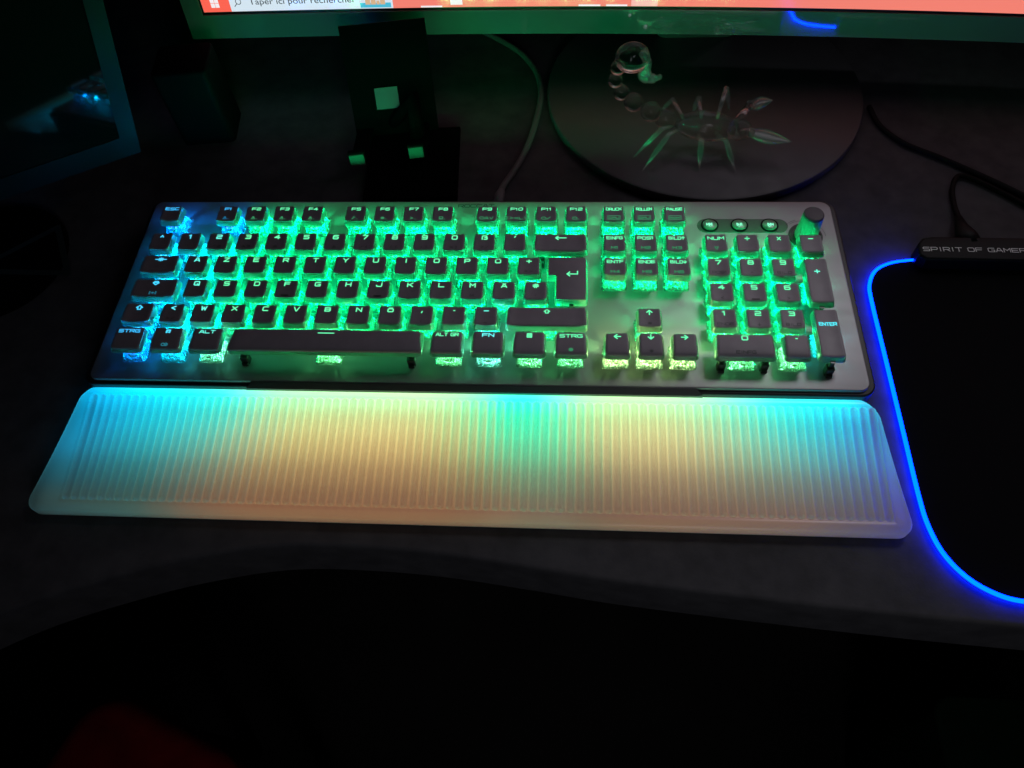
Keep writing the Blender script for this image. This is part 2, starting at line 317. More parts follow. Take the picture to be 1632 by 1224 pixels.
# ------------------------------------------------------------------ lettering drawn as strokes (square wide face)
O_ = [[(.16, 0), (0, .16), (0, .84), (.16, 1), (.84, 1), (1, .84), (1, .16), (.84, 0), (.16, 0)]]
G = {
 'A': [[(0, 0), (.36, 1), (.64, 1), (1, 0)], [(.2, .32), (.8, .32)]],
 'B': [[(0, 0), (0, 1), (.82, 1), (.95, .86), (.95, .64), (.82, .52), (0, .52)], [(.82, .52), (1, .38), (1, .14), (.84, 0), (0, 0)]],
 'C': [[(1, 1), (.16, 1), (0, .84), (0, .16), (.16, 0), (1, 0)]],
 'D': [[(0, 0), (0, 1), (.8, 1), (1, .82), (1, .18), (.8, 0), (0, 0)]],
 'E': [[(1, 1), (0, 1), (0, 0), (1, 0)], [(0, .5), (.9, .5)]],
 'F': [[(1, 1), (0, 1), (0, 0)], [(0, .48), (.9, .48)]],
 'G': [[(1, 1), (.16, 1), (0, .84), (0, .16), (.16, 0), (1, 0), (1, .48), (.55, .48)]],
 'H': [[(0, 0), (0, 1)], [(1, 0), (1, 1)], [(0, .5), (1, .5)]],
 'I': [[(.5, 0), (.5, 1)]],
 'J': [[(1, 1), (1, .16), (.84, 0), (.1, 0), (0, .12), (0, .3)]],
 'K': [[(0, 0), (0, 1)], [(1, 1), (.35, .52), (1, 0)], [(0, .52), (.35, .52)]],
 'L': [[(0, 1), (0, 0), (1, 0)]],
 'M': [[(0, 0), (0, 1), (.5, .4), (1, 1), (1, 0)]],
 'N': [[(0, 0), (0, 1), (1, 0), (1, 1)]],
 'O': O_, 'P': [[(0, 0), (0, 1), (.84, 1), (1, .86), (1, .55), (.84, .4), (0, .4)]],
 'Q': O_ + [[(.6, .35), (1.05, -.08)]],
 'R': [[(0, 0), (0, 1), (.84, 1), (1, .86), (1, .58), (.84, .44), (0, .44)], [(.55, .44), (1, 0)]],
 'S': [[(1, 1), (.14, 1), (0, .88), (0, .62), (.14, .5), (.86, .5), (1, .38), (1, .12), (.86, 0), (0, 0)]],
 'T': [[(0, 1), (1, 1)], [(.5, 1), (.5, 0)]],
 'U': [[(0, 1), (0, .16), (.16, 0), (.84, 0), (1, .16), (1, 1)]],
 'V': [[(0, 1), (.44, 0), (.56, 0), (1, 1)]],
 'W': [[(0, 1), (.22, 0), (.5, .75), (.78, 0), (1, 1)]],
 'X': [[(0, 0), (1, 1)], [(0, 1), (1, 0)]],
 'Y': [[(0, 1), (.5, .45), (1, 1)], [(.5, .45), (.5, 0)]],
 'Z': [[(0, 1), (1, 1), (0, 0), (1, 0)]],
 '0': O_, '1': [[(.15, .8), (.5, 1), (.5, 0)]],
 '2': [[(0, 1), (.86, 1), (1, .88), (1, .6), (.86, .5), (.14, .5), (0, .38), (0, 0), (1, 0)]],
 '3': [[(0, 1), (.86, 1), (1, .86), (1, .62), (.86, .5), (.2, .5)], [(.86, .5), (1, .38), (1, .14), (.86, 0), (0, 0)]],
 '4': [[(.75, 0), (.75, 1), (0, .32), (1.05, .32)]],
 '5': [[(1, 1), (0, 1), (0, .55), (.86, .55), (1, .42), (1, .14), (.86, 0), (0, 0)]],
 '6': [[(1, 1), (.16, 1), (0, .84), (0, .14), (.16, 0), (.86, 0), (1, .14), (1, .42), (.86, .55), (0, .55)]],
 '7': [[(0, 1), (1, 1), (.35, 0)]],
 '8': [[(.14, .52), (0, .4), (0, .12), (.14, 0), (.86, 0), (1, .12), (1, .4), (.86, .52), (.14, .52), (.05, .64), (.05, .88), (.18, 1), (.82, 1), (.95, .88), (.95, .64), (.86, .52)]],
 '9': [[(0, 0), (.86, 0), (1, .14), (1, .88), (.86, 1), (.14, 1), (0, .88), (0, .6), (.14, .47), (1, .47)]],
 '+': [[(.5, .1), (.5, .9)], [(.05, .5), (.95, .5)]], '-': [[(.1, .5), (.9, .5)]],
 '/': [[(0, 0), (1, 1)]], '.': [[(.42, .06), (.58, .06)]], '·': [[(.4, .5), (.6, .5)]], ',': [[(.5, .2), (.4, -.15)]],
 '#': [[(.25, 0), (.4, 1)], [(.6, 0), (.75, 1)], [(0, .32), (1, .32)], [(0, .68), (1, .68)]],
 '<': [[(.9, .95), (.15, .5), (.9, .05)]], '>': [[(.1, .95), (.85, .5), (.1, .05)]],
 '^': [[(.2, .35), (.5, .85), (.8, .35)]], "'": [[(.4, .6), (.62, 1)]], '!': [[(.5, 1), (.5, .35)], [(.5, .1), (.5, 0)]],
 '=': [[(.1, .3), (.9, .3)], [(.1, .7), (.9, .7)]], '?': [[(0, 1), (1, 1), (1, .5), (.5, .5), (.5, .3)], [(.5, .08), (.5, 0)]],
 '(': [[(.7, 1), (.4, .75), (.4, .25), (.7, 0)]], ')': [[(.3, 1), (.6, .75), (.6, .25), (.3, 0)]],
 '{': [[(.8, 1), (.5, 1), (.5, .6), (.3, .5), (.5, .4), (.5, 0), (.8, 0)]], '}': [[(.2, 1), (.5, 1), (.5, .6), (.7, .5), (.5, .4), (.5, 0), (.2, 0)]],
 '[': [[(.8, 1), (.4, 1), (.4, 0), (.8, 0)]], ']': [[(.2, 1), (.6, 1), (.6, 0), (.2, 0)]], '_': [[(.05, 0), (.95, 0)]], ':': [[(.5, .1), (.5, .25)], [(.5, .7), (.5, .85)]], ';': [[(.5, .25), (.4, -.1)], [(.5, .7), (.5, .85)]],
 '"': [[(.3, .6), (.3, 1)], [(.7, .6), (.7, 1)]], '$': [[(1, .9), (0, .9), (0, .5), (1, .5), (1, .1), (0, .1)], [(.5, 1.1), (.5, -.1)]], '%': [[(0, 0), (1, 1)], [(.1, .9), (.2, .9)], [(.8, .1), (.9, .1)]], '&': [[(1, 0), (.2, .8), (.4, 1), (.7, .8), (0, .3), (.3, 0), (1, .5)]],
 '*': [[(.5, .1), (.5, .9)], [(.1, .3), (.9, .7)], [(.1, .7), (.9, .3)]], '~': [[(0, .4), (.3, .65), (.7, .35), (1, .6)]],
 # symbols
 'up': [[(.5, -.05), (.5, 1)], [(.02, .52), (.5, 1.03), (.98, .52)]], 'down': [[(.5, 1.05), (.5, 0)], [(.02, .48), (.5, -.03), (.98, .48)]],
 'left': [[(1.1, .5), (0, .5)], [(.5, 1), (0, .5), (.5, 0)]], 'right': [[(-.1, .5), (1, .5)], [(.5, 1), (1, .5), (.5, 0)]],
 'longleft': [[(1.6, .5), (-.5, .5)], [(0, 1), (-.5, .5), (0, 0)]],
 'enter': [[(1.6, 1.15), (1.6, .4), (-.4, .4)], [(.1, .95), (-.4, .4), (.1, -.15)]],
 'shift': [[(.5, 1.1), (-.1, .5), (.2, .5), (.2, 0), (.8, 0), (.8, .5), (1.1, .5), (.5, 1.1)]],
 'caps': [[(.5, 0), (-.1, .55), (.2, .95), (.8, .95), (1.1, .55), (.5, 0)], [(.1, .6), (.9, .6)]],
 'tab': [[(-.7, .5), (.4, .5)], [(.1, .85), (.4, .5), (.1, .15)], [(.5, 1), (.5, 0)], [(.6, .5), (1.7, .5)], [(.9, .85), (.6, .5), (.9, .15)]],
 'menu': [[(.05, 0), (.95, 0), (.95, 1), (.05, 1), (.05, 0)], [(.25, .33), (.75, .33)], [(.25, .66), (.75, .66)]],
 'win': [[(0, .22), (1, .22)], [(0, .78), (1, .78)], [(.12, 0), (.12, 1)], [(.88, 0), (.88, 1)], [(.5, .9), (.5, 1)]],
 'div': [[(0, .5), (1, .5)], [(.42, .95), (.58, .95)], [(.42, .05), (.58, .05)]], 'times': [[(.1, 0), (.9, 1)], [(.1, 1), (.9, 0)]],
 'sz': [[(0, 0), (0, .85), (.15, 1), (.75, 1), (.9, .88), (.9, .62), (.5, .55)], [(.5, .55), (1, .4), (1, .12), (.85, 0), (.4, 0)]],
 'sun': [[(.5, .35), (.35, .5), (.5, .65), (.65, .5), (.5, .35)], [(.5, .8), (.5, 1.05)], [(.5, .2), (.5, -.05)], [(.2, .5), (-.05, .5)], [(.8, .5), (1.05, .5)], [(.28, .72), (.1, .9)], [(.72, .72), (.9, .9)], [(.28, .28), (.1, .1)], [(.72, .28), (.9, .1)]],
 'rings': [[(.1, 0), (-.3, .3), (-.3, .7), (.1, 1), (.5, .7), (.5, .3), (.1, 0)], [(.9, 0), (.5, .3), (.5, .7), (.9, 1), (1.3, .7), (1.3, .3), (.9, 0)], [(.75, .5), (1.05, .5)]],
 'space': [[(-1.1, .5), (2.1, .5)]],
 'lock': [[(0, 1), (1, 1), (.5, 0), (0, 1)]], 'gameicon': [[(-.2, 0), (-.4, 0), (-.4, 1), (-.2, 1)], [(0, .5), (1, .5)], [(.5, .1), (.5, .9)], [(1.2, 0), (1.4, 0), (1.4, 1), (1.2, 1)]],
 'prev': [[(-.5, 1), (-.5, 0)], [(.3, 1), (-.3, .5), (.3, 0), (.3, 1)], [(1.1, 1), (.45, .5), (1.1, 0), (1.1, 1)]],
 'play': [[(-.3, 1), (.4, .5), (-.3, 0), (-.3, 1)], [(.75, 1), (.75, 0)], [(1.15, 1), (1.15, 0)]],
 'next': [[(-.1, 1), (.55, .5), (-.1, 0), (-.1, 1)], [(.7, 1), (1.3, .5), (.7, 0), (.7, 1)], [(1.5, 1), (1.5, 0)]],
 'note': [[(.1, 0), (.1, .3), (.4, .3), (.4, 1), (.9, .8)]], 'screenicon': [[(0, .2), (1, .2), (1, 1), (0, 1), (0, .2)], [(.2, 0), (.8, 0)]],
 'person': [[(.3, .7), (.3, 1), (.7, 1), (.7, .7), (.3, .7)], [(0, 0), (.2, .5), (.8, .5), (1, 0), (0, 0)]],
 'monitor': [[(0, .15), (1, .15), (1, 1), (0, 1), (0, .15)], [(.5, .15), (.5, -.1)]], 'gear': [[(.1, .1), (.9, .9)], [(.1, .9), (.9, .1)], [(0, .5), (1, .5)], [(.5, 0), (.5, 1)]],
 'ring': [[(.2, 0), (-.1, .3), (-.1, .7), (.2, 1), (.8, 1), (1.1, .7), (1.1, .3), (.8, 0), (.2, 0)]],
}
ACC = {'Ä': 'A', 'Ö': 'O', 'Ü': 'U'}
def stroke(mb, pts, hw, zf, lift):
    for (x0, y0), (x1, y1) in zip(pts[:-1], pts[1:]):
        d = Vector((x1 - x0, y1 - y0)); L = d.length
        d = d / L if L > 1e-6 else Vector((1, 0))
        e = d * hw * 0.85; n_ = Vector((-d.y, d.x)) * hw
        q = [(x0 - e.x - n_.x, y0 - e.y - n_.y), (x1 + e.x - n_.x, y1 + e.y - n_.y), (x1 + e.x + n_.x, y1 + e.y + n_.y), (x0 - e.x + n_.x, y0 - e.y + n_.y)]
        lift[0] += 0.006
        mb.add([(x, y, zf(x, y) + lift[0]) for x, y in q], [(0, 1, 2, 3)])
def write(mb, items, cx, cyy, h, zf, ratio=1.3, hw=None, gap=0.42, lift=None, fit=None):
    """items: a string or a list of glyph names; (cx, cy) the middle of the line"""
    hw = hw or h * 0.115; w = h * ratio; lift = lift or [0.05]
    n = len(items); adv = w + h * gap; widths = []
    for c in items: widths.append(0.45 * w if c in ('I', '1', '.', ' ', "'", '!', ',') and n > 1 else w)
    total = sum(widths) + (n - 1) * h * gap
    if fit and total > fit: k_ = fit / total; w *= k_; gap *= k_; widths = [q * k_ for q in widths]; total = fit
    x = cx - total / 2
    for c, ww in zip(items, widths):
        hh = h
        if c in ACC:
            for u in (.28, .72): stroke(mb, [(x + (u - .06) * w, cyy + h * .54), (x + (u + .06) * w, cyy + h * .54)], hw, zf, lift)
            c = ACC[c]; hh = h * 0.78
        x0 = x - (w - ww) / 2
        for pl in G.get(c, []):
            stroke(mb, [(x0 + a * w, cyy - h / 2 + b_ * hh) for a, b_ in pl], hw, zf, lift)
        x += ww + h * gap
    return lift

# ------------------------------------------------------------------ the desk and what lies below it
ZD = -22.0
front = [(-900, -760), (-500, -560), (-300, -430), (-160, -315), (-80, -262), (-26, -230), (35, -207), (80, -195), (118, -189), (160, -188.5), (205, -191), (255, -197), (305, -203.5), (400, -212), (498, -219), (620, -225), (900, -236), (1500, -250)]
fr = [(p.x, p.y) for p in spline([(x, y, 0) for x, y in front], 8)]
poly = fr + [(1500, 330), (-900, 330)]
desk = thing('desk', 'grey stone-look desk with a curved front edge under the keyboard', 'desk', (0, 0, 0))
mb = MB()
n = len(fr)
prof = [(0, -38), (0, -3), (0.4, -1.6), (1.2, -.6), (3, 0)]
vs = []; fs = []
for k, (ins, dz) in enumerate(prof):
    for i, (x, y) in enumerate(fr): vs.append((x, y + ins, ZD + dz))
for k in range(len(prof) - 1):
    for i in range(n - 1): fs.append((k * n + i, k * n + i + 1, (k + 1) * n + i + 1, (k + 1) * n + i))
top = [(len(prof) - 1) * n + i for i in range(n)]
b0 = len(vs); vs += [(1500, 330, ZD), (-900, 330, ZD), (1500, 330, ZD - 38), (-900, 330, ZD - 38)]
fs.append(tuple(top + [b0, b0 + 1])); fs.append(tuple([i for i in range(n)][::-1] + [b0 + 3, b0 + 2])); fs.append((b0, b0 + 2, b0 + 3, b0 + 1))
mb.add(vs, fs); mb.build('desktop', M['desk'], desk, sharp=40)
mb = MB(); mb.box(-4000, 5000, -4000, 4000, -765, -750); tag(mb.build('floor', M['floor']), kind='structure')

# ------------------------------------------------------------------ keyboard
kb = thing('keyboard', 'silver mechanical keyboard with dark keys glowing green and blue on clear switches', 'keyboard', (0, 0, 0))
mb = MB(); mb.prism(rrect(-17.5, 445.5, -98.7, 51.5, [9, 9, 6, 7]), ZD, -2.2, bevel=1.2); mb.build('housing', M['housing'], kb, sharp=35)
mb = MB(); mb.prism(rrect(-13.5, 441.5, -96.2, 48.5, [6, 7, 5, 5]), -2.6, 0, bevel=0.6); mb.build('top_plate', M['alu'], kb, sharp=35)
# the raised lip in the middle of the front edge
mb = MB()
xa, xb = 82.0, 350.0
sec = [(-96.35, -0.1), (-96.9, -0.2), (-99.9, -2.6), (-100.1, -4.2), (-98.9, -4.2), (-96.35, -2.1)]
nn = len(sec)
cut = [0, .6, 3.6, 3.8, 2.6, 0]
vs = [(xa + 5 - c, y, z) for (y, z), c in zip(sec, cut)] + [(xb - 5 + c, y, z) for (y, z), c in zip(sec, cut)]
mb.add(vs, [tuple(range(nn)), tuple(range(nn, 2 * nn))[::-1]] + [(i, i + nn, (i + 1) % nn + nn, (i + 1) % nn) for i in range(nn)])
mb.build('front_lip', M['lip'], kb)
# brand lettering lies on the plate behind the f-keys
mb = MB(); write(mb, 'ROCCAT', 209.5, 44.4, 2.5, lambda x, y: 0.0, ratio=1.35, gap=0.3, lift=[0.03]); mb.build('plate_lettering', M['mark'], kb)

H = 14.3
BLUE, AZ, CY, TEAL, GR = (0.0, 0.22, 1.0), (0.0, 0.45, 1.0), (0.0, 0.85, 0.95), (0.0, 1.0, 0.55), (0.0, 1.0, 0.26)
def lerp3(a, b, t): return tuple(a[i] + (b[i] - a[i]) * t for i in range(3))
def ramp(t, stops):
    if t <= stops[0][0]: return stops[0][1]
    for (a, ca), (b_, cb) in zip(stops[:-1], stops[1:]):
        if t <= b_: return lerp3(ca, cb, (t - a) / (b_ - a))
    return stops[-1][1]
def led_col(x, r):
    base = ramp(x, [(0.5, BLUE), (1.6, AZ), (2.4, CY), (3.2, TEAL), (4.2, GR)])
    if r == 0: base = ramp(x, [(2.5, BLUE), (3.0, CY), (3.5, GR)])
    if r in (1,): base = ramp(x, [(0.5, AZ), (1.6, (0, .65, 1)), (2.6, TEAL), (3.5, GR)])
    if r in (2, 3): base = ramp(x, [(1.0, AZ), (2.2, TEAL), (3.2, GR)])
    if r == 4: base = ramp(x, [(0.7, AZ), (1.8, CY), (2.8, TEAL), (3.8, GR)])
    if r == 5 and 11 < x < 12.5: base = (0, 1.0, 0.75)
    if r == 4 and 11 < x < 12.3: base = (0, 1.0, 0.6)
    if x > 21.6 and r == 2: base = (0, 1.0, 0.5)
    if x > 21.6 and r >= 4: base = (0, 0.75, 0.8)
    return base
mesh_cache = {}
def ztop(w, d, row):
    """top surface of a keycap: a shallow dish, curved over towards the front on the lowest row"""
    def f(x, y):
        if row == 5:
            t = (y / (d / 2)); return H + 0.5 - 0.9 * max(0, -t) ** 2 - 0.15 * max(0, t) ** 2 - (0.5 if t < -0.8 else 0) * (-t - .8) * 3
        u = min(1, abs(x) / 7.2) if w < 22 else min(1, max(0, abs(x) - (w / 2 - 7.2)) / 7.2)
        tilt = {0: 0.10, 1: 0.06, 2: 0.02, 3: 0.0, 4: -0.02}[row]
        return H - 0.75 * (1 - u * u) + 0.2 + tilt * y * 0.6
    return f
def cap_mesh(w, d, row):
    key = ('cap', w, d, row)
    if key in mesh_cache: return mesh_cache[key]
    f = ztop(w, d, row); mb = MB(); r = 1.3; nx = 16 if w < 30 else 30; ny = 10
    vs = []; fs = []
    # rounded-rectangle grid
    def bound(t): # half width at the row t
        yy = t * d / 2; k = max(0, abs(yy) - (d / 2 - r)); return w / 2 - (r - math.sqrt(max(0, r * r - k * k)))
    ts = [-1, -.985, -.95, -.9, -.82] + [(-.7 + 1.4 * i / (ny - 1)) for i in range(ny)] + [.82, .9, .95, .985, 1]
    flare = 0.0
    for t in ts:
        bw = bound(t) * (1 + 0.018 * -t)
        for i in range(nx + 1):
            s_ = -1 + 2 * i / nx; s_ = math.sin(s_ * math.pi / 2) * .35 + s_ * .65
            x = s_ * bw; y = t * d / 2
            e = min(d / 2 - abs(y), bw - abs(x))
            z = f(x, y) - 0.45 * max(0, 1 - e / 0.9) ** 2
            vs.append((x, y, z))
    W = nx + 1; Hn = len(ts)
    for k in range(Hn - 1):
        for i in range(nx): fs.append((k * W + i, k * W + i + 1, (k + 1) * W + i + 1, (k + 1) * W + i))
    ring = [i for i in range(W)] + [k * W + W - 1 for k in range(1, Hn)] + [(Hn - 1) * W + i for i in range(W - 2, -1, -1)] + [k * W for k in range(Hn - 2, 0, -1)]
    b0 = len(vs)
    for i in ring: vs.append((vs[i][0] * 1.006, vs[i][1] * 1.006, vs[i][2] - 0.75))
    m = len(ring)
    for i in range(m): j = (i + 1) % m; fs.append((b0 + i, b0 + j, ring[j], ring[i]))
    fs.append(tuple(b0 + i for i in range(m))[::-1])
    mb.add(vs, fs); me = mb.mesh('keycap', [M['cap']], True); me.set_sharp_from_angle(angle=math.radians(45))
    mesh_cache[key] = me; return me
def skirt_mesh(w, d, row):
    key = ('skirt', w, d, row)
    if key in mesh_cache: return mesh_cache[key]
    f = ztop(w, d, row); mb = MB()
    def ring(e, zo, abs_=None):
        out = []
        for x, y in rrect(-w / 2 - e, w / 2 + e, -d / 2 - e * 1.25, d / 2 + e * .7, 1.3 + e, 5):
            xx = max(-w / 2, min(w / 2, x)); yy = max(-d / 2, min(d / 2, y))
            out.append((x, y, (f(xx, yy) + zo) if abs_ is None else abs_))
        return out
    bot = H - (4.4 if row != 5 else 3.4)
    R_ = [ring(0.02, -0.95), ring(0.35, -1.5), ring(0.9, 0, bot + .8), ring(1.15, 0, bot), ring(0.1, 0, bot), ring(-.5, 0, bot + 2)]
    n = len(R_[0]); vs = [p for r in R_ for p in r]; fs = []
    for k in range(len(R_) - 1):
        for i in range(n): j = (i + 1) % n; fs.append(((k + 1) * n + i, (k + 1) * n + j, k * n + j, k * n + i))
    mb.add(vs, fs); me = mb.mesh('skirt', [M['skirt']], True); me.set_sharp_from_angle(angle=math.radians(50))
    mesh_cache[key] = me; return me
def switch_mesh():
    mb = MB()
    mb.prism(rrect(-7.8, 7.8, -7.8, 7.8, 1.2, 3), 0.02, 1.2, bevel=0.3)
    mb.prism(rrect(-7.0, 7.0, -7.0, 7.0, 1.0, 3), 1.2, 6.4, bevel=0.5, top=rrect(-5.6, 5.6, -5.9, 5.4, 1.0, 3))
    # clips, rails and windows moulded in the shell
    for sx in (-1, 1):
        mb.box(sx * 6.6 - .5, sx * 6.6 + .5, -3.2, 3.2, 1.3, 5.0)
        mb.box(sx * 4.2 - .35, sx * 4.2 + .35, -7.6, -6.2, 1.0, 4.2)
        mb.box(sx * 4.2 - .35, sx * 4.2 + .35, 6.2, 7.6, 1.0, 4.2)
    mb.box(-2.6, 2.6, -7.75, -6.4, 1.1, 3.0); mb.box(-3.4, 3.4, -6.6, -6.0, 4.2, 5.6)
    mb.mi = 1; mb.prism(rrect(-3.4, 3.4, -2.6, 2.6, .6, 2), 6.35, 8.0); mb.prism(rrect(-2.1, 2.1, -1.9, 1.9, .6, 2), 8.0, 10.5); mb.box(-1.2, 1.2, -7.2, -6.65, 4.4, 5.2)
    mb.mi = 2
    for sx in (-1.7, 1.7): mb.ball((sx, -5.35, 6.1), .62, n=8, m=6)
    mb.ball((0, 5.4, 6.0), .9, n=8, m=6)
    return mb.mesh('switch', [M['switch'], M['stem'], M['led']])
SW = switch_mesh()
lamp_cache = {}
def lamp(x, y, z, c, P, parent=kb):
    k = (round(c[0], 2), round(c[1], 2), round(c[2], 2), P)
    if k not in lamp_cache:
        d = bpy.data.lights.new('key_led', 'POINT'); d.color = c; d.energy = P; d.shadow_soft_size = 1.2 * S; lamp_cache[k] = d
    o = bpy.data.objects.new('key_led', lamp_cache[k]); col.objects.link(o); o.location = (x * S, y * S, z * S); o.parent = parent
def legend_col(c):
    m_ = max(c[1], c[2])
    return (0.04 + .10 * c[1] ** 2, min(1, 0.36 + .64 * c[1]), min(1, 0.04 + c[2] * 1.0 + 0.14 * c[1]))
def add_key(x, row, main, w=1.0, sub=None, hgt=1.0, ly=None, lh=None, mode='sub', name=None, bar=False, stab=None, poly=None):
    cxm = x * U
    cym = -(row - 1) * U if row else 1.267 * U
    d = 13.4 if row != 5 else 14.6
    wt = w * U - (6.3 if row != 5 else 6.6)
    if w == 1.0: wt = 12.9
    if row == 0: wt, d = 12.6, 12.6
    if hgt == 2: cym -= U / 2; d = 2 * U - 5.6
    cap_row = row if hgt == 1 else min(row, 3)
    if poly: o = poly(kb, cxm, cym); f = lambda a, b_: H
    else:
        o = link('key', cap_mesh(wt, d, cap_row), kb, (cxm, cym, 0)); f = ztop(wt, d, cap_row)
        sk = link('skirt', skirt_mesh(wt, d, cap_row), o)
    o['label'] = 'key marked ' + name if name else 'blank key'
    c = led_col(x, row if hgt == 1 else row)
    # legend
    mb = MB(); long_ = len(main) > 1 and not (isinstance(main, str) and main in G)
    items = [main] if isinstance(main, str) and (main in G or main in ACC) else main
    if lh is None: lh = 2.75 if not long_ else 2.0
    if row == 0: lh = 1.9
    if ly is None: ly = d / 2 - (3.1 if row != 5 else 2.7)
    if row == 0: ly = d / 2 - 2.6
    lf = write(mb, items, 0, ly, lh, f, ratio=1.12 if not long_ else 1.3, hw=lh * (.125 if not long_ else .115), gap=.38, fit=9.6 if w < 1.2 else 13.0)
    if sub and mode == 'lit':
        mb.mi = 1; write(mb, [sub] if isinstance(sub, str) and sub in G else sub, 0, -d / 2 + 2.6, 1.9, f, ratio=1.2, hw=.20, gap=.4, lift=lf)
    if sub and mode == 'box':
        mb.mi = 1; write(mb, sub, 0, -d / 2 + 2.9, 1.3, f, ratio=1.3, hw=.17, gap=.4, lift=lf)
        bx, by = 3.9, 1.5; yy = -d / 2 + 2.9
        stroke(mb, [(-bx, yy - by), (bx, yy - by), (bx, yy + by), (-bx, yy + by), (-bx, yy - by)], .16, f, lf)
    if sub and mode == 'sub':
        mb.mi = 2; write(mb, [sub] if isinstance(sub, str) and sub in G else sub, 0, -d / 2 + 2.5, 1.7, f, ratio=1.15, hw=.15, gap=.7 if len(sub) < 4 else .3, lift=lf)
    if bar:
        mb.mi = 3; stroke(mb, [(-2, -d / 2 + 1.5), (2, -d / 2 + 1.5)], .35, lambda a, b_: f(a, b_) + .12, lf)
    le = mb.build('legend', [M['legend'], M['legend_dim'], M['legend_print'], M['homebar']], o)
    le.color = (*legend_col(c), 1)
    # switch and its lamp
    sw = link('switch', SW, o)
    lc = c
    if row == 5: lc = lerp3(c, (0.5, 1.0, 0.35), 0.30 if x > 3 else 0.0); 
    if row == 5 and 15 < x < 18: lc = (0.55, 1.0, 0.3)
    sw.color = (*lerp3(lc, (1, 1, 1), 0.12), 1)
    lamp(cxm, cym + 3.0, 4.6, lc, P_KEY * (1.25 if row in (0,) else 1.0))
    if stab:
        for sx in (-stab, stab):
            m2 = MB(); m2.prism(rrect(-2.4, 2.4, -8.4, -3.4, 1, 3), .02, 6.0, bevel=.5) ; m2.prism(rrect(-1.3, 1.3, -6.5, -3.9, .5, 3), 6.0, 10.8); m2.box(-1.7, 1.7, -9.6, -8.3, .02, 2.2)
            loc = (sx, 0, 0)
            if hgt == 2: loc = (0, sx, 0)
            m2.build('stabiliser', M['stab'], o, loc=loc, sharp=40)
    return o
keys = []
K = add_key
K(.5, 0, 'ESC', name='ESC')
Fs = ['person', 'person', 'person', 'person', 'note', 'gear', '>', 'screenicon', 'ring', '(', 'monitor', 'lock']
Ftxt = {9: ['ring', 'A', 'V'], 10: ['<', '>', '=', 'L', 'V'], 11: ['ring', '/'], 12: ['ring', '.']}
for i in range(12):
    x = 2.5 + i + (0.5 if i > 3 else 0) + (0.5 if i > 7 else 0)
    K(x, 0, 'F%d' % (i + 1), name='F%d' % (i + 1), sub=Ftxt.get(i + 1, [Fs[i], '.']), mode='lit')
K(15.75, 0, 'DRUCK', sub='CPU', mode='box', name='DRUCK'); K(16.75, 0, 'ROLLEN', sub='GPU', mode='box', name='ROLLEN'); K(17.75, 0, 'PAUSE', sub='RAM', mode='box', name='PAUSE')
for i, (c, s2) in enumerate([('^', '.'), ('1', '!'), ('2', '"2'), ('3', '&3'), ('4', '$'), ('5', '%'), ('6', '&'), ('7', '/{'), ('8', '(['), ('9', ')]'), ('0', '=}'), ('sz', '?/'), ("'", '.')]):
    K(.5 + i, 1, c, sub=s2, name={'sz': 'sharp S', '^': 'a caret', "'": 'an accent'}.get(c, c))
K(14, 1, 'longleft', w=2, name='a long left arrow', stab=12)
K(.75, 2, 'tab', w=1.5, name='two tab arrows', lh=2.6)
for i, c in enumerate('AZERTYUIOPÜ'): K(2 + i, 2, c, name=c, sub='.' if c == 'E' else None)
K(13, 2, '+', sub='*~', name='a plus beside the enter key')
def iso(parent, cxm, cym):
    x0, x1, x2 = 13.5 * U + 2.6, 15 * U - 3.2, 13.75 * U + 2.9
    y0, y1, y2 = -2 * U - 6.9, -U + 6.5, -U - 7.6
    pl = [(x0, y2), (x2 - .8, y2), (x2, y2 - .8), (x2, y0 + .6), (x2 + .6, y0), (x1 - .6, y0), (x1, y0 + .6), (x1, y1 - .6), (x1 - .6, y1), (x0 + .6, y1), (x0, y1 - .6)]
    pl = [(x - cxm, y - cym) for x, y in pl]
    m = MB(); m.prism(pl, H - .9, H, bevel=.4); o = m.build('key', M['cap'], parent, loc=(cxm, cym, 0), sharp=45)
    m = MB(); big = inset(pl, -1.0); m.prism(inset(pl, .02), H - 1, H - .95); m.v = []; m.f = []; m.m = []
    n_ = len(pl); rings = [[(x, y, H - .95) for x, y in pl], [(x, y, H - 1.6) for x, y in inset(pl, -.35)], [(x, y, H - 5) for x, y in big], [(x, y, H - 5) for x, y in pl]]
    fs = []
    for k in range(3):
        for i in range(n_): j = (i + 1) % n_; fs.append(((k + 1) * n_ + i, (k + 1) * n_ + j, k * n_ + j, k * n_ + i))
    m.add([p for r in rings for p in r], fs); m.build('skirt', M['skirt'], o, sharp=50)
    return o
K(14.375, 2, 'enter', w=1.25, hgt=2, poly=iso, name='a bent arrow, tall and L-shaped', ly=3.2, lh=2.8, stab=12)
K(.875, 3, 'caps', w=1.75, sub='gameicon', mode='lit', name='a caps arrow')
for i, c in enumerate('QSDFGHJKLMÄ'): K(2.25 + i, 3, c, name=c, bar=c in 'FJ', sub='M' if c == 'M' else ('.' if c == 'Q' else None))
K(13.25, 3, '#', sub="'", name='a hash')
K(.625, 4, 'shift', w=1.25, name='a small shift arrow at the left end', )
for i, (c, s2) in enumerate([('<', '>/'), ('W', None), ('X', None), ('C', None), ('V', None), ('B', None), ('N', None), ('Ö', None), (',', ';'), ('·', ':'), ('-', '_')]):
    K(1.75 + i, 4, c, sub=s2, name={'<': 'a less-than sign', ',': 'a comma', '·': 'a dot', '-': 'a dash'}.get(c, c))
K(13.625, 4, 'shift', w=2.75, name='a wide shift arrow under the enter key', stab=12, lh=2.4)
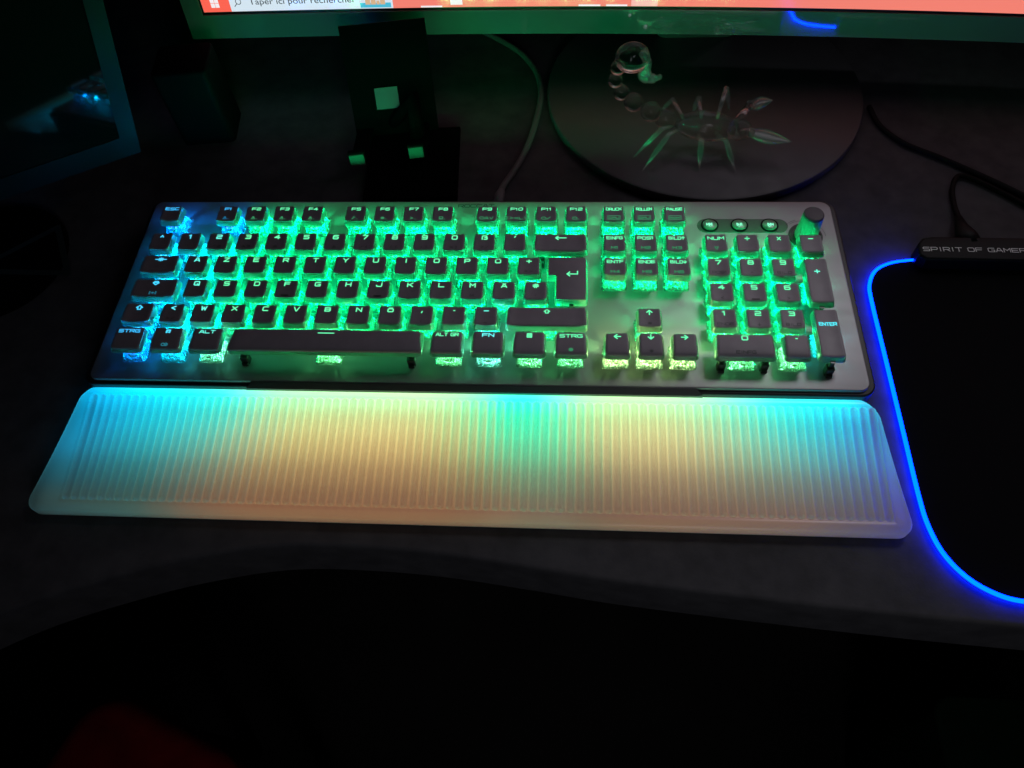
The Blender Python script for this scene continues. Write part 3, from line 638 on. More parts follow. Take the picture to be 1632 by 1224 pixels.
K(.625, 5, 'STRG', w=1.25, name='STRG at the left end'); K(1.875, 5, 'win', w=1.25, sub='rings', mode='lit', name='a window symbol', lh=2.2); K(3.125, 5, 'ALT', w=1.25, name='ALT')
K(6.875, 5, 'space', w=6.25, name='a short line, the long space bar', lh=2.6, stab=50)
K(10.625, 5, ['A', 'L', 'T', ' ', 'G', 'R'], w=1.25, name='ALT GR', lh=2.0); K(11.875, 5, 'FN', w=1.25, name='FN', lh=2.2)
K(13.125, 5, 'menu', w=1.25, name='a small square list', lh=2.5); K(14.375, 5, 'STRG', w=1.25, sub='sun', mode='lit', name='STRG beside the arrow keys')
for i, (a, b_) in enumerate([('EINFG', 'M1'), ('POS1', 'M2'), (['B', 'I', 'L', 'D', 'up'], 'M3')]): K(15.75 + i, 1, a, sub=b_, mode='lit', lh=2.0, name=a if isinstance(a, str) else 'BILD and an up arrow')
for i, (a, b_) in enumerate([('ENTF', 'M4'), ('ENDE', 'M5'), (['B', 'I', 'L', 'D', 'down'], 'M6')]): K(15.75 + i, 2, a, sub=b_, mode='lit', lh=2.0, name=a if isinstance(a, str) else 'BILD and a down arrow')
K(16.75, 4, 'up', name='an up arrow', sub='sun'); K(15.75, 5, 'left', name='a left arrow', lh=2.8); K(16.75, 5, 'down', name='a down arrow', sub='sun', lh=2.8); K(17.75, 5, 'right', name='a right arrow', lh=2.8)
K(19, 1, 'NUM', sub='lock', mode='lit', lh=2.1, name='NUM'); K(20, 1, 'div', name='a division sign', lh=2.4); K(21, 1, 'times', name='a multiplication cross', lh=2.2); K(22, 1, '-', name='a minus below the volume knob')
for i, (c, s2) in enumerate([('7', 'POS1'), ('8', '^'), ('9', 'BILD')]): K(19 + i, 2, c, sub=s2, name='%s on the number pad' % c, lh=2.7)
for i, (c, s2) in enumerate([('4', '<'), ('5', None), ('6', '>')]): K(19 + i, 3, c, sub=s2, bar=c == '5', name='%s on the number pad' % c, lh=2.7)
for i, (c, s2) in enumerate([('1', 'ENDE'), ('2', 'down'), ('3', 'BILD')]): K(19 + i, 4, c, sub=s2, name='%s on the number pad' % c, lh=2.7)
K(22, 2, '+', hgt=2, name='a plus, tall, on the number pad', ly=6.5, stab=12); K(22, 4, 'ENTER', hgt=2, name='ENTER, tall, on the number pad', ly=6.0, lh=2.0, stab=12)
K(19.5, 5, '0', w=2, sub='EINFG', name='0, wide, on the number pad', lh=2.7, stab=12); K(21, 5, '·', sub=None, name='a dot on the number pad', lh=3.0)

# media strip, three round buttons, volume knob
mb = MB()
pl = rrect(354.5, 412, 21.3, 32.6, 5.6, 6)
mb.prism(pl, 0.02, 0.35); mb.build('media_strip', pbr('grey_strip', (0.10, 0.11, 0.11), 0.4), kb)
for x, ic in ((362.5, 'prev'), (381.3, 'play'), (400.4, 'next')):
    mb = MB(); mb.lathe([(5.6, 0.3), (5.6, .8), (5.2, 1.0), (4.9, .8), (4.7, .75)], n=40); bt = mb.build('media_button', M['boxplastic'], kb, loc=(x, 27, 0.1), sharp=40)
    mb = MB(); mb.lathe([(4.6, .3), (4.6, 1.0), (4.2, 1.3), (0, 1.35)], n=40); mb.build('button_face', plastic('button_face', (.24, .3, .27), transl=.3, diff=.6, gloss=.1), bt, sharp=40)
    mb = MB(); write(mb, [ic], 0, 0, 1.9, lambda a, b_: 1.38, ratio=1.1, hw=.26); q = mb.build('symbol', M['legend'], bt); q.color = (.25, 1, .62, 1)
    lamp(x, 27, 4.2, (.2, 1, .5), P_KEY * .008)
kx, ky = 421.8, 18.3
kn = thing('tmp', None, None); kn.name = 'volume_knob'; kn.parent = kb; kn.location = (kx * S, ky * S, 0)
mb = MB(); mb.lathe([(10.6, .02), (10.6, .5), (10.0, .7), (9.4, .5), (9.2, .1)], n=64); mb.build('knob_ring', M['housing'], kn, sharp=40)
mb = MB()
nf = 120
mb.lathe([(7.1, 1.0), (6.9, 3.0), (6.4, 10), (6.1, 18.6)], n=nf, mod=lambda i, k: 1 + (0.028 if i % 4 in (0, 1) else -0.0)); mb.build('knob_grip', plastic('knob_grip', (.15, .19, .17), transl=.55, diff=.35, gloss=.1, rough=.35), kn)
mb = MB(); mb.lathe([(6.2, 18.6), (6.2, 19.6), (5.8, 20.1), (5.2, 20.25), (0, 20.25)], n=64); mb.build('knob_cap', pbr('knob_top', (0.10, 0.09, 0.11), 0.5), kn, sharp=40)
mb = MB(); lf = [0.03]
for r_, a0, a1 in ((13.2, 100, 130), (14.4, 108, 150), (12.6, 0, 50)):
    stroke(mb, [(r_ * math.cos(math.radians(a0 + (a1 - a0) * k / 10)), r_ * math.sin(math.radians(a0 + (a1 - a0) * k / 10))) for k in range(11)], .12, lambda a, b_: 0.0, lf)
mb.build('volume_mark', M['mark'], kn)
for a in range(0, 360, 90):
    lamp(kx + 4 * math.cos(math.radians(a + 45)), ky + 4 * math.sin(math.radians(a + 45)), 4.5, (.1, 1, .35), P_KEY * .010)
# cable
cp = [un(793, 326, z=-8), un(800, 300, z=-17), un(822, 268, z=-19), un(842, 230, z=-19), un(855, 190, z=-19), un(862, 150, z=-19), un(856, 118, z=-19), un(838, 92, z=-19), un(812, 72, z=-19), un(770, 50, z=-19)]
mb = MB(); mb.tube(spline(cp, 8), 2.3, n=10); mb.build('keyboard_cable', M['braid'], kb, smooth=True)
mb = MB(); mb.tube([un(791, 330, z=-8), un(796, 312, z=-12), un(799, 305, z=-15)], [4.2, 3.6, 2.6], n=12); mb.build('cable_sleeve', M['braid'], kb, smooth=True)

# ------------------------------------------------------------------ the glowing wrist rest
wr = thing('wrist_rest', 'frosted ribbed wrist rest glowing cyan, yellow and orange in front of the keyboard', 'wrist rest', (0, 0, 0))
YB, YF = -98.9, -174.8
def xl(y):
    t = (YB - y) / (YB - YF); x = -17.3 + (-32.5 + 17.3) * t
    db = YB - y; df = y - YF
    if db < 9: x += 9 - math.sqrt(max(0, 81 - (9 - db) ** 2))
    if df < 9: x += 9 - math.sqrt(max(0, 81 - (9 - df) ** 2))
    return x
def xr(y):
    t = (YB - y) / (YB - YF); x = 445.0 + (454.5 - 445.0) * t
    db = YB - y; df = y - YF
    if db < 12: x -= 12 - math.sqrt(max(0, 144 - (12 - db) ** 2))
    if df < 8: x -= 8 - math.sqrt(max(0, 64 - (8 - df) ** 2))
    return x
ys = [YB, YB - .15, YB - .4, YB - .8, YB - 1.4, YB - 2.2, YB - 3, YB - 4.2] + list(np.arange(YB - 4.8, YB - 10.5, -.4)) + list(np.linspace(YB - 11.4, YF + 12, 26)) + list(np.arange(YF + 11, YF + 5.8, -.4)) + [YF + 5.5, YF + 4.2, YF + 3, YF + 2.2, YF + 1.5, YF + 1, YF + .6, YF + .3, YF + .1, YF]
PITCH = 5.06; X0 = -8.5; NR = 89
RY0, RY1 = YB - 7.4, YF + 8.6
def hz(x, y):
    t = (YB - y) / (YB - YF); z = -3.4 + (-13.0 + 3.4) * t - 1.2 * math.sin(math.pi * t)
    d = min(YB - y, y - YF, (x - xl(y)) * .98, (xr(y) - x) * .98)
    z -= 2.6 * (1 - math.sqrt(max(0, 1 - max(0, 1 - d / 4.5) ** 2)))
    k = round((x - X0) / PITCH)
    # shallow panel with raised ribs
    e = min(x - (X0 - 4), (X0 + PITCH * NR + 3) - x, (RY0 + 3.2) - y, y - (RY1 - 3.2))
    z -= 0.45 * min(1, max(0, e / 1.2))
    if 0 <= k <= NR:
        xc = X0 + k * PITCH; yy = min(max(y, RY1), RY0); q = math.hypot(x - xc, y - yy) / 1.95
        if q < 1: z += 2.1 * math.sqrt(1 - q * q)
    return z
xs = sorted(set(list(np.linspace(-33, X0 - 4.2, 30)) + list(np.arange(X0 - 4, X0 + PITCH * NR + 4, PITCH / 10)) + list(np.linspace(X0 + PITCH * NR + 4.2, 456, 26))))
mb = MB(); vs = []; W = len(xs); Hn = len(ys)
for y in ys:
    a, b_ = xl(y), xr(y)
    for x in xs:
        x_ = min(max(x, a), b_); vs.append((x_, y, hz(x_, y)))
fs = []
for k in range(Hn - 1):
    for i in range(W - 1):
        a = vs[k * W + i]; b_ = vs[k * W + i + 1]; c_ = vs[(k + 1) * W + i + 1]; d_ = vs[(k + 1) * W + i]
        if abs(a[0] - b_[0]) < 1e-6 and abs(c_[0] - d_[0]) < 1e-6: continue
        f = []
        for q_, p_ in ((k * W + i, a), ((k + 1) * W + i, d_), ((k + 1) * W + i + 1, c_), (k * W + i + 1, b_)): f.append(q_)
        fs.append(tuple(f))
outl = [(xl(y), y) for y in ys] + [(xr(y), y) for y in ys[::-1]]
mb.add(vs, fs)
# side wall
n = len(outl); ring = [(x, y, hz(x, y)) for x, y in outl] + [(x, y, ZD + 1.6) for x, y in outl]
mb.add(ring, [(i, (i + 1) % n, (i + 1) % n + n, i + n) for i in range(n)])
sh_me = mb.mesh('ribbed_cover', [M['frost']], True)
import bmesh
bm = bmesh.new(); bm.from_mesh(sh_me); bmesh.ops.remove_doubles(bm, verts=bm.verts, dist=1e-6); bmesh.ops.recalc_face_normals(bm, faces=bm.faces); bm.to_mesh(sh_me); bm.free()
sh_me.polygons.foreach_set('use_smooth', [True] * len(sh_me.polygons)); sh_me.set_sharp_from_angle(angle=math.radians(70))
link('ribbed_cover', sh_me, wr)
mb = MB(); mb.prism(inset(outl, .4)[::1], ZD + .05, ZD + 1.5); mb.build('base', M['restbase'], wr)
# added lamps inside the rest stand in for light spreading through its guide
CYN, MNT, YEL, ORG, GRY = (0.0, 0.75, 1.0), (0.35, 1.0, 0.45), (0.95, 0.85, 0.28), (1.0, 0.55, 0.33), (0.5, 0.62, 0.6)
SKY = (0.0, 0.42, 1.0)
def guide(u, v):
    """colour and strength of the added lamps at u along the rest, v from the keyboard to the user"""
    back = ramp(u, [(0.0, (0, .45, 1)), (.10, (0, .78, 1)), (.19, (.0, .95, .80)), (.25, (.26, 1, .52)), (.44, (.38, 1, .48)), (.50, (.30, 1, .45)), (.54, (0, 1, .62)), (.60, (0, 1, .62)), (.66, (.42, 1, .42)), (.78, (.34, 1, .50)), (.84, (.12, 1, .60)), (.88, (0, 1, .82)), (.95, (0, .9, 1)), (1.0, (0, .6, 1))])
    mid = ramp(u, [(0.0, (0, .30, .75)), (.11, (0, .72, .85)), (.19, (.08, .78, .55)), (.27, (.88, .78, .26)), (.44, (1.0, .70, .24)), (.52, (.45, .80, .30)), (.55, (0, .85, .40)), (.61, (0, .85, .40)), (.64, (.45, .82, .36)), (.67, (.92, .76, .30)), (.77, (.95, .78, .30)), (.85, (.25, .80, .50)), (.91, (0, .75, .70)), (1.0, (0, .25, .8))])
    frt = ramp(u, [(0.0, (.03, .20, .20)), (.12, (.12, .36, .30)), (.24, (1.0, .46, .22)), (.50, (1.0, .46, .22)), (.60, (.40, .42, .30)), (.70, (.80, .42, .26)), (.88, (.62, .36, .30)), (1.0, (.2, .2, .45))])
    I = {0: 3.1, 1: 1.4, 2: .84, 3: .40, 4: .30}[v]
    c = {0: back, 1: lerp3(back, mid, .75), 2: lerp3(mid, frt, .25), 3: lerp3(mid, frt, .75), 4: lerp3(frt, (1, .36, .2), .3 if .18 < u < .9 else .08)}[v]
    m_ = max(c)
    if .52 < u < .63: I *= 1.25          # brighter green lamps near the middle
    return tuple(max(0, q / m_) for q in c), I * m_
yrows = [YB - 4, YB - 16, YB - 32, YB - 50, YB - 68]; dep = [7, 16, 18, 18, 14]
NC = 30
for v in range(5):
    for k in range(NC):
        u = (k + .5) / NC; x = -24 + (474) * u
        if v < 2: x = -13 + 452 * u
        c, I = guide(u, v)
        d = bpy.data.lights.new('guide_fill', 'AREA'); d.shape = 'RECTANGLE'; d.size = 474 / NC * 1.02 * S; d.size_y = dep[v] * S
        area = (474 / NC * 1e-3) * (dep[v] * 1e-3)
        d.color = c; d.energy = P_REST * I * area * math.pi * 1.9
        o = bpy.data.objects.new('guide_fill', d); col.objects.link(o); o.location = (x * S, yrows[v] * S, (ZD + (8.5 if v == 0 else 2.0)) * S); o.rotation_euler = (math.pi, 0, 0); o.parent = wr

# ------------------------------------------------------------------ mouse pad
mp = thing('mouse_pad', 'black cloth mouse pad edged with a glowing blue light tube', 'mouse pad', (0, 0, 0))
path = [(505, 14.5), (493, 14.0), (480, 11.5), (470, 5.5), (464.5, -5), (463.2, -18), (463.2, -60), (463.2, -110), (463.2, -150), (464.5, -168), (469, -183), (478, -195), (490, -202.5), (503, -205.5), (530, -206.8), (600, -207), (740, -207)]
pp = [(p.x, p.y) for p in spline([(x, y, 0) for x, y in path], 8)]
cl = inset(pp[0:1] and pp, 0)
mb = MB(); poly = [(x, y) for x, y in pp] + [(760, -207), (760, 14.5)]
mb.prism(poly, ZD + .05, ZD + 3.4); mb.build('cloth_pad', M['cloth'], mp)
off = []
for i, (x, y) in enumerate(pp):
    a = Vector(pp[max(i - 1, 0)]); b_ = Vector(pp[min(i + 1, len(pp) - 1)]); t = (b_ - a).normalized(); off.append((x + t.y * 1.0, y - t.x * 1.0))
mb = MB(); mb.tube([(x, y, ZD + 2.9) for x, y in off], 1.1, n=12); mb.build('light_tube', M['tube'], mp, smooth=True)
cb = None
c0 = un(1462, 398, z=-8)
mb = MB()
poly = [(494, 11.5), (498, 7.8), (640, 5.0), (640, 25), (505, 27.0), (499, 25.5), (495.5, 21)]
mb.prism(poly, ZD + .1, -9, bevel=1.6); cb = mb.build('control_box', M['boxplastic'], mp, sharp=40)
mb = MB(); 
lft = [0.05]
write(mb, 'SPIRIT OF GAMER', 0, 0, 3.0, lambda a, b_: 0, ratio=1.25, hw=.27, gap=.34, lift=lft)
le = mb.build('lettering', M['greyprint'], cb, loc=(528.5, 15.3, -8.95)); le.rotation_euler = (0, 0, math.radians(-1.2))
mb = MB(); mb.tube([un(1548, 393, z=-14), un(1540, 375, z=-14), un(1533, 362, z=-15), un(1527, 345, z=-18)], [7.5, 7, 4.5, 2.4], n=14, flat=.7); mb.build('plug', M['boxplastic'], mp, smooth=True)
mb = MB(); mb.tube(spline([un(1528, 348, z=-18), un(1520, 325, z=-20), un(1518, 300, z=-20), un(1530, 280, z=-20), un(1570, 294, z=-20), un(1640, 330, z=-20), un(1740, 385, z=-20)], 8), 1.8, n=10); mb.build('pad_cable', M['blackcable'], mp, smooth=True)
mb = MB(); mb.tube(spline([un(1385, 170, z=-20), un(1402, 200, z=-20), un(1440, 228, z=-20), un(1500, 252, z=-20), un(1560, 278, z=-20), un(1632, 312, z=-20), un(1740, 370, z=-20)], 8), 1.9, n=10)
tag(mb.build('desk_cable', M['cable'], None, smooth=True), 'thin dark cable running across the desk behind the mouse pad', 'cable')

# ------------------------------------------------------------------ the lit monitor on its round base
mo = thing('monitor', 'wide silver monitor lit in salmon over the keyboard, on a round grey base', 'monitor', (0, 0, 0))
def yc(x): return 203.0 - max(0, x - 150) ** 2 / (2 * 4900.0) - max(0, 150 - x) ** 2 / (2 * 9000.0)
LEAN = 3 / 18.0
def sp(x, z, out=0.0):
    """point on the monitor's front: x along it, z height, out towards the viewer"""
    return (x, yc(x) + (z - 20) * LEAN - out, z)
XA, XB, ZB, ZT = -21.0, 815.0, 20.0, 392.0
ZS = 38.0; ZS1 = 374
NX = 90
def strip(mb, x0, x1, z0, z1, out, nx=None, zslope=0.0, side=True):
    nx = nx or max(1, int((x1 - x0) / 12)); vs = []
    for i in range(nx + 1):
        x = x0 + (x1 - x0) * i / nx; vs += [sp(x, z0, out), sp(x, z1, out)]
    mb.add(vs, [(2 * i, 2 * i + 2, 2 * i + 3, 2 * i + 1) for i in range(nx)])
mb = MB()
# frame: a closed band swept round the screen opening
def band(mb, x0, x1, z0, z1, depth, front_out=0.0, nx=80):
    vs = []; 
    for i in range(nx + 1):
        x = x0 + (x1 - x0) * i / nx
        vs += [sp(x, z0, front_out), sp(x, z1, front_out), sp(x, z1, -depth), sp(x, z0, -depth)]
    fs = []
    for i in range(nx):
        a = 4 * i; b_ = a + 4
        for q in range(4): fs.append((a + q, b_ + q, b_ + (q + 1) % 4, a + (q + 1) % 4))
    fs += [(3, 2, 1, 0), (4 * nx, 4 * nx + 1, 4 * nx + 2, 4 * nx + 3)]
    mb.add(vs, [f[::-1] for f in fs])
band(mb, XA, XB, ZB, ZS - .6, 16, nx=110)
band(mb, XA, XB, ZS1 + .6, ZT, 16, nx=60); band(mb, XA, XA + 13.5, ZS - .59, ZS1 + .59, 16, nx=3); band(mb, XB - 13.5, XB, ZS - .59, ZS1 + .59, 16, nx=3)
fr_ = mb.build('bezel', M['silver'], mo, sharp=30)
mb = MB(); band(mb, XA + .5, XB - .5, ZB + .6, ZT - .6, 26, front_out=-15.9, nx=80); mb.build('back_shell', M['black'], mo, sharp=30)
mb = MB(); band(mb, XA + 13.6, XB - 13.6, ZS - .55, ZS1 + .55, 4, front_out=-1.2, nx=80); mb.build('screen_gap', M['seam'], mo)
SL = XA + 15.2
mb = MB(); strip(mb, SL, XB - 15.5, ZS + 13.6, ZS1 - 1, -1.0, nx=100); sn = mb.build('screen', M['wall'], mo, smooth=True)
mb = MB(); strip(mb, 290, 790, 130, 362, -.9, nx=50); mb.build('screen_fill_patch', M['window'], sn, smooth=True)  # out-of-view bright area added to the screen for its light
mb = MB(); strip(mb, SL, XB - 15.5, ZS + 1.2, ZS + 13.5, -1.0, nx=100); tb = mb.build('taskbar', M['taskbar'], mo, smooth=True)
mb = MB(); strip(mb, SL + .2, SL + 21.5, ZS + 1.3, ZS + 13.4, -.9); mb.build('start_button', M['start'], tb)
lx = SL + 10.2
mb = MB()
for a in (0, 1):
    for b_ in (0, 1): strip(mb, lx + a * 3.3 - 3.2, lx + a * 3.3 - .2, ZS + 4.4 + b_ * 3.3, ZS + 7.4 + b_ * 3.3, -.8, nx=1)
mb.build('start_symbol', M['white'], tb)
mb = MB(); strip(mb, SL + 21.6, un(623, 10, z=45).x, ZS + 1.3, ZS + 13.4, -.9); mb.build('search_field', M['search'], tb)
def sline(mb, pts, w, out):
    for (x0, z0), (x1, z1) in zip(pts[:-1], pts[1:]):
        d = Vector((x1 - x0, z1 - z0)).normalized(); n_ = Vector((-d.y, d.x)) * w / 2
        q = [(x0 - n_.x, z0 - n_.y), (x1 - n_.x, z1 - n_.y), (x1 + n_.x, z1 + n_.y), (x0 + n_.x, z0 + n_.y)]
        mb.add([sp(a, b_, out) for a, b_ in q], [(0, 1, 2, 3)])
mb = MB(); sx = SL + 28.5; sz = ZS + 8.4
sline(mb, [(sx + 2.0 * math.cos(a * math.pi / 8), sz + 2.0 * math.sin(a * math.pi / 8)) for a in range(17)], .5, -.8); sline(mb, [(sx - 1.4, sz - 1.4), (sx - 3.6, sz - 3.6)], .5, -.8)
mb.build('magnifier', M['ink'], tb)
tx = bpy.data.curves.new('text', 'FONT'); tx.body = 'Taper ici pour rechercher'; tx.size = 6.1 * S
to = bpy.data.objects.new('tmp_text', tx); col.objects.link(to); bpy.context.view_layer.update()
me = bpy.data.meshes.new_from_object(to.evaluated_get(bpy.context.evaluated_depsgraph_get())); bpy.data.objects.remove(to)
tX = SL + 36.5; tZ = ZS + 6.0
xmax = max(v.co.x for v in me.vertices) / S; fx = (un(566, 5, z=45).x - tX) / xmax
for v in me.vertices:
    p = sp(tX + v.co.x / S * fx, tZ + v.co.y / S, -.8); v.co = (p[0] * S, p[1] * S, p[2] * S)
me.materials.clear(); me.materials.append(M['ink']); link('search_text', me, tb)
mb = MB(); pxx = un(572, 5, z=45).x; px1 = un(621, 5, z=45).x
strip(mb, pxx, px1, ZS + 2.0, ZS + 5.4, -.8); mb.build('search_picture', M['sea'], tb)
mb = MB(); w_ = px1 - pxx
for a, b_, hh in ((.18, .34, 8), (.36, .52, 10.5), (.54, .64, 7), (.66, .82, 9.5)): strip(mb, pxx + a * w_, pxx + b_ * w_, ZS + 4.2, ZS + hh, -.7, nx=1)
mb.build('picture_houses', M['sand'], tb)
mb = MB()
for a, b_ in ((671, 705), (922, 957), (966, 1000)): strip(mb, un(a, 6, z=41).x, un(b_, 6, z=41).x, ZS + 1.4, ZS + 2.6, -.8, nx=1)
mb.build('window_marker', M['white'], tb)
mb = MB(); strip(mb, un(1006, 6, z=41).x, un(1048, 6, z=41).x, ZS + 1.4, ZS + 13, -.85, nx=1); mb.build('active_window', M['tabgrey'], tb)
mb = MB(); strip(mb, un(719, 2, z=41).x, un(738, 2, z=41).x, ZS + 3.0, ZS + 10, -.8, nx=1); mb.build('folder_symbol', M['white'], tb)
# base and neck
BC = (372.5, 184.0)
mb = MB(); mb.lathe([(117, ZD + .1), (119, ZD + 1.2), (119, ZD + 5.0), (118.2, ZD + 6.2), (116.5, ZD + 6.8), (0, ZD + 6.9)], (BC[0], BC[1], 0), n=160); mb.build('base', M['disc'], mo, sharp=25)
mb = MB(); mb.prism(rrect(-32, 32, -16, 16, 8, 5), ZD + 6.8, 190); nk = mb.build('neck', M['disc'], mo, sharp=35, loc=(BC[0], 262, 0))

# ------------------------------------------------------------------ glass scorpion on the round base
gs = thing('glass_scorpion', 'clear glass scorpion figurine standing on the round monitor base', 'figurine', (345, 150, ZD + 7))
def gl(m, name, mat='glass', sm=True):
    o = m.build(name, M[mat], None, smooth=sm); o.parent = gs; o.matrix_parent_inverse = Matrix.Translation(gs.location).inverted(); return o
bY = 124.0
tail = [(1062, 190, 11, 7), (1038, 178, 10, 6.5), (1010, 163, 9, 6), (990, 147, 7.5, 5), (981, 128, 6.5, 4.6), (985, 108, 6.5, 4.6)]
tp = [un(a, b_, Y=bY) for a, b_, _, _ in tail]
for i, (a, b_, L_, r_) in enumerate(tail):
    p = tp[i]; q = tp[min(i + 1, len(tp) - 1)]; pr = tp[max(i - 1, 0)]; ax = (q - pr).normalized()
    m = MB(); m.ball(p, r_ * 1.12, r_, L_ * .78, axis=ax, n=18, m=12); gl(m, 'tail_bead')
m = MB(); m.ball(un(1008, 92, Y=bY), 11.5, 8, 10.5, n=24, m=16); gl(m, 'tail_bulb')
st = [un(1024, 84, Y=bY), un(1031, 98, Y=bY), un(1029, 112, Y=bY), un(1026, 118, Y=bY), un(1034, 124, Y=bY), un(1045, 125, Y=bY), un(1055, 121, Y=bY)]
m = MB(); m.tube(spline(st, 6), [3.0] * 6 + [3.4] * 6 + [3.8] * 6 + [4.4] * 6 + [3.2] * 6 + [1.8] * 6 + [.4], n=10); gl(m, 'stinger', 'frostglass')
b0 = un(1075, 196, Y=bY - 4); b1 = un(1178, 207, Y=bY - 8)
m = MB(); m.ball((b0 + b1) / 2, 12, 9, (b1 - b0).length * .5, axis=(b1 - b0), n=24, m=16); gl(m, 'body')
m = MB(); m.ball(b1, 8, 7, 9, axis=(b1 - b0), n=18, m=12); gl(m, 'head')
for a, k_, t in (((1085, 205), (1066, 214), (1024, 272)), ((1112, 210), (1118, 222), (1114, 272)), ((1140, 210), (1158, 226), (1172, 275)), ((1070, 200), (1055, 205), (1010, 250)),
                 ((1090, 190), (1072, 158), (1052, 178)), ((1118, 190), (1114, 155), (1104, 180)), ((1142, 190), (1158, 140), (1162, 175))):
    up_ = t[1] > 200; dy = -14 if up_ else 16
    p0 = un(*a, Y=bY - 4); p1 = un(*k_, Y=bY + dy); p2 = un(*t, z=ZD + 8) if up_ else un(*t, Y=bY + 30)
    m = MB(); m.tube([p0, (p0 + p1) / 2, p1, (p1 * .55 + p2 * .45), p2], [1.2, 1.6, 2.0, 2.3, .3], n=8, flat=.6); gl(m, 'leg', 'frostglass')
for (a, b_, c_), dy in ((((1172, 210), (1195, 212), (1262, 226)), -14), (((1172, 196), (1196, 168), (1232, 160)), 12)):
    p0 = un(*a, Y=bY - 6); p1 = un(*b_, Y=bY + dy); p2 = un(*c_, Y=bY + dy - 4)
    m = MB(); m.tube([p0, (p0 + p1) / 2, p1], [2.4, 3.2, 2.6], n=10); m.ball(p1, 3.6, n=12, m=8); gl(m, 'arm')
    m = MB(); n_ = 12; pts_ = [p1.lerp(p2, k / n_) for k in range(n_ + 1)]; m.tube(pts_, [2.2 + 5.6 * math.sin(math.pi * (k / n_) ** .8) * (1 - .15 * k / n_) + (-2.0 * k / n_) for k in range(n_)] + [.2], n=14, flat=.45); gl(m, 'claw', 'frostglass')

# ------------------------------------------------------------------ second, dark monitor at the left
c0 = un(225, 242, z=0); c1 = un(0, 320, z=0); e = (c1 - c0).normalized(); nrm = Vector((-e.y, e.x, 0)); 
if nrm.dot(CAM - c0) < 0: nrm = -nrm
up = (Vector((0, 0, 1)) - nrm * .16 - e * 0.25).normalized(); fn = e.cross(up).normalized()
if fn.dot(CAM - c0) < 0: fn = -fn
m2 = thing('dark_monitor', 'switched-off monitor angled at the left edge with blue reflections in its glass', 'monitor', tuple(c0))
def pl2(a, h, out): return e * a + up * h + fn * out
mb = MB(); Wd, Ht = 420, 260
for a0, a1, h0, h1 in ((0, Wd, 0, 15), (0, Wd, Ht - 12, Ht), (0, 12, 15, Ht - 12), (Wd - 12, Wd, 15, Ht - 12)):
    mb.obox(pl2(a0, h0, -12), e * (a1 - a0), up * (h1 - h0), fn * 12)
mb.build('bezel', M['bezel2'], m2)
mb = MB(); mb.obox(pl2(12.1, 15.1, -11), e * (Wd - 24.2), up * (Ht - 27.2), fn * 10); mb.build('screen', M['gloss'], m2)
mb = MB(); mb.obox(pl2(2, 2, -24), e * (Wd - 4), up * (Ht - 4), fn * 11.9); mb.build('back_shell', M['black'], m2)
mb = MB(); q = pl2(Wd / 2, 60, -24); mb.prism([(q.x - 30, q.y - 0), (q.x + 30, q.y - 0), (q.x + 30, q.y + 14), (q.x - 30, q.y + 14)], ZD - c0.z + 6, q.z + 20); mb.build('neck', M['black'], m2)
mb = MB(); mb.lathe([(80, 0), (80, 5), (78, 6), (0, 6)], (q.x, q.y + 7, ZD - c0.z + .05), n=64); mb.build('foot', M['black'], m2, sharp=30)

# ------------------------------------------------------------------ small dark speaker-like box
p = un(330, 232, z=ZD)
bx = thing('desk_box', 'small dark upright box standing in the shadow left of the phone stand', 'box', (p.x, p.y + 20, ZD))
mb = MB(); mb.prism(rrect(-20, 20, -18, 18, 4, 4), .05, 62, bevel=2); mb.build('box_body', pbr('dark_box', (.003, .004, .005), .7, spec=.06), bx, sharp=40)
bx.rotation_euler = (0, 0, math.radians(6))

# ------------------------------------------------------------------ phone stand
ps = thing('phone_stand', 'black folding phone stand with one square pad and two hooks behind the keyboard', 'phone stand', tuple(un(625, 290, z=ZD)))
o0 = ps.location / S
TH = math.radians(8.0); rx_ = Vector((math.cos(TH), math.sin(TH), 0)); ru = (Vector((0, 0, 1)) * .86 + Vector((-math.sin(TH), math.cos(TH), 0)) * .5).normalized(); rn = rx_.cross(ru).normalized()
A = un(617, 156, Y=150) - o0          # the square pad
def pb(mb, du, dv, w, h, n0, n1): mb.obox(A + rx_ * (du - w / 2) + ru * (dv - h / 2) + rn * n0, rx_ * w, ru * h, rn * (n1 - n0))
mb = MB(); pb(mb, 4, -4, 62, 110, -4, 0); mb.build('back_plate', M['matblack'], ps)
mb = MB(); pb(mb, 0, 0, 17.0, 15.0, .05, 1.2); mb.build('square_pad', M['pad_rubber'], ps)
for pxy in ((572, 254), (665, 242)):
    q = un(*pxy, z=-13) - o0
    mb = MB(); mb.obox(q - rx_ * 6 + Vector((0, 0, -3)), rx_ * 12, Vector((0, 44, 0)), Vector((0, 0, 3))); mb.obox(q - rx_ * 6 - Vector((0, 3, 3)), rx_ * 12, Vector((0, 3, 0)), Vector((0, 0, 12))); hk = mb.build('hook', M['matblack'], ps)
    mb = MB(); mb.obox(q - rx_ * 5.2 + Vector((0, -4.3, -2)), rx_ * 10.4, Vector((0, 1.2, 0)), Vector((0, 0, 9.5))); mb.build('hook_pad', M['grey_rubber'], hk)
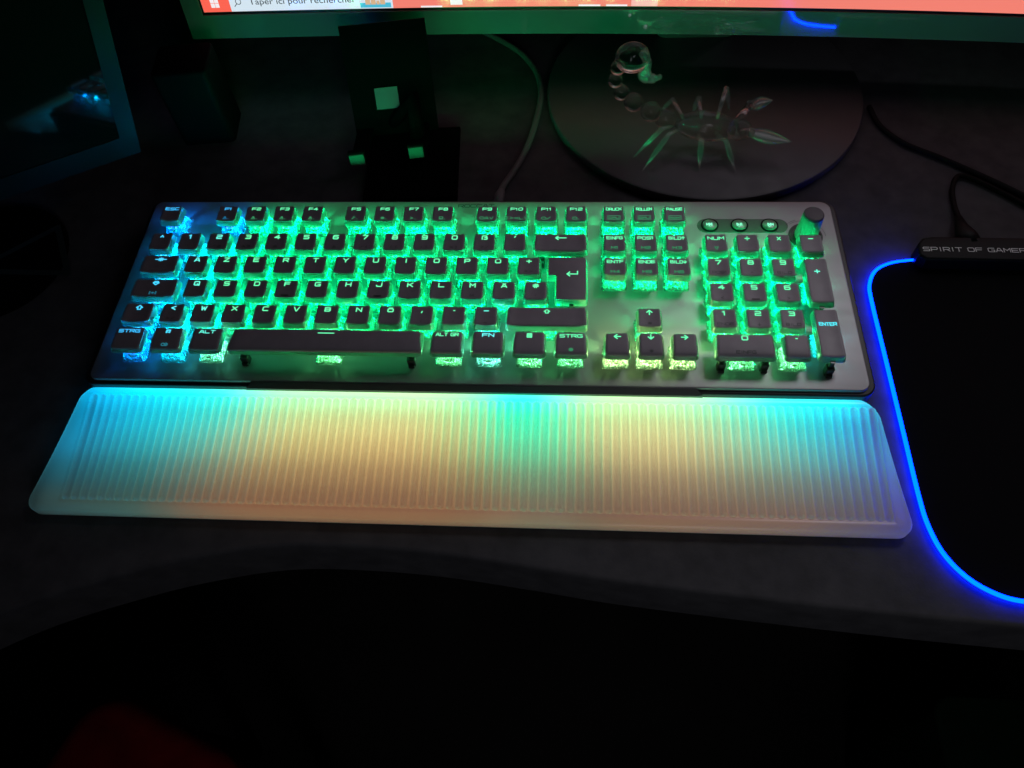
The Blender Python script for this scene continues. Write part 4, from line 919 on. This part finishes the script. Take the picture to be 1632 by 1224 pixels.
mb = MB(); bc = un(660, 285, z=ZD) - o0; mb.prism([(bc.x - 34, bc.y - 26), (bc.x + 34, bc.y - 22), (bc.x + 30, bc.y + 52), (bc.x - 36, bc.y + 48)], .05, 4, bevel=1); mb.build('base', M['matblack'], ps)
mb = MB(); mb.tube([Vector((bc.x, bc.y + 35, 3)), Vector((bc.x - 2, bc.y + 50, 30)), A + ru * -20 - rn * 6], 6, n=14); mb.build('arm', M['matblack'], ps, smooth=True)

# ------------------------------------------------------------------ coaster
c = un(30, 418, z=ZD)
co = thing('coaster', 'round black coaster with a triangle outline at the left edge of the desk', 'coaster', (c.x - 18, c.y - 1, ZD))
mb = MB(); mb.lathe([(52, .05), (52.5, 1), (52, 3), (50.5, 3.6), (0, 3.6)], n=96); mb.build('disc', M['matblack'], co, sharp=30)
mb = MB(); tri = [un(92, 362, z=ZD + 3.7), un(108, 435, z=ZD + 3.7), un(-45, 432, z=ZD + 3.7)]; cc = co.location / S
lf = [0.03]; tr = [(p.x - cc.x, p.y - cc.y) for p in tri]; stroke(mb, tr + [tr[0]], 2.2, lambda a, b_: 3.6, lf); mb.build('triangle_outline', pbr('dark_teal_print', (.03, .05, .05), .5), co)

# ------------------------------------------------------------------ things in the dark below the desk
p = un(170, 1285, z=-330)
rs = thing('stool', 'stool with a dark red cushion in the dark below the desk', 'stool', (p.x, p.y - 20, -750))
mb = MB(); mb.prism(rrect(-85, 85, -105, 95, 40, 8), 372, 420, bevel=18); mb.build('cushion', M['red'], rs, sharp=50)
mb = MB(); mb.prism(rrect(-75, 75, -95, 85, 30, 5), 355, 371.8); mb.build('seat_board', M['matblack'], rs)
for sx in (-1, 1):
    for sy in (-1, 1): mb = MB(); mb.tube([(sx * 58, sy * 68, 355), (sx * 72, sy * 84, .5)], [14, 10], n=10); mb.build('leg', M['matblack'], rs, smooth=True)
rs.rotation_euler = (0, 0, math.radians(-22))
p = un(1640, 1225, z=-430)
gb = thing('storage_bin', 'dim green bin on the floor below the right end of the desk', 'bin', (p.x, p.y - 10, -750))
mb = MB(); mb.prism(rrect(-60, 60, -60, 60, 18, 5), .5, 318, bevel=4, top=rrect(-72, 72, -72, 72, 20, 5)); mb.build('bin_body', M['green'], gb, sharp=40)
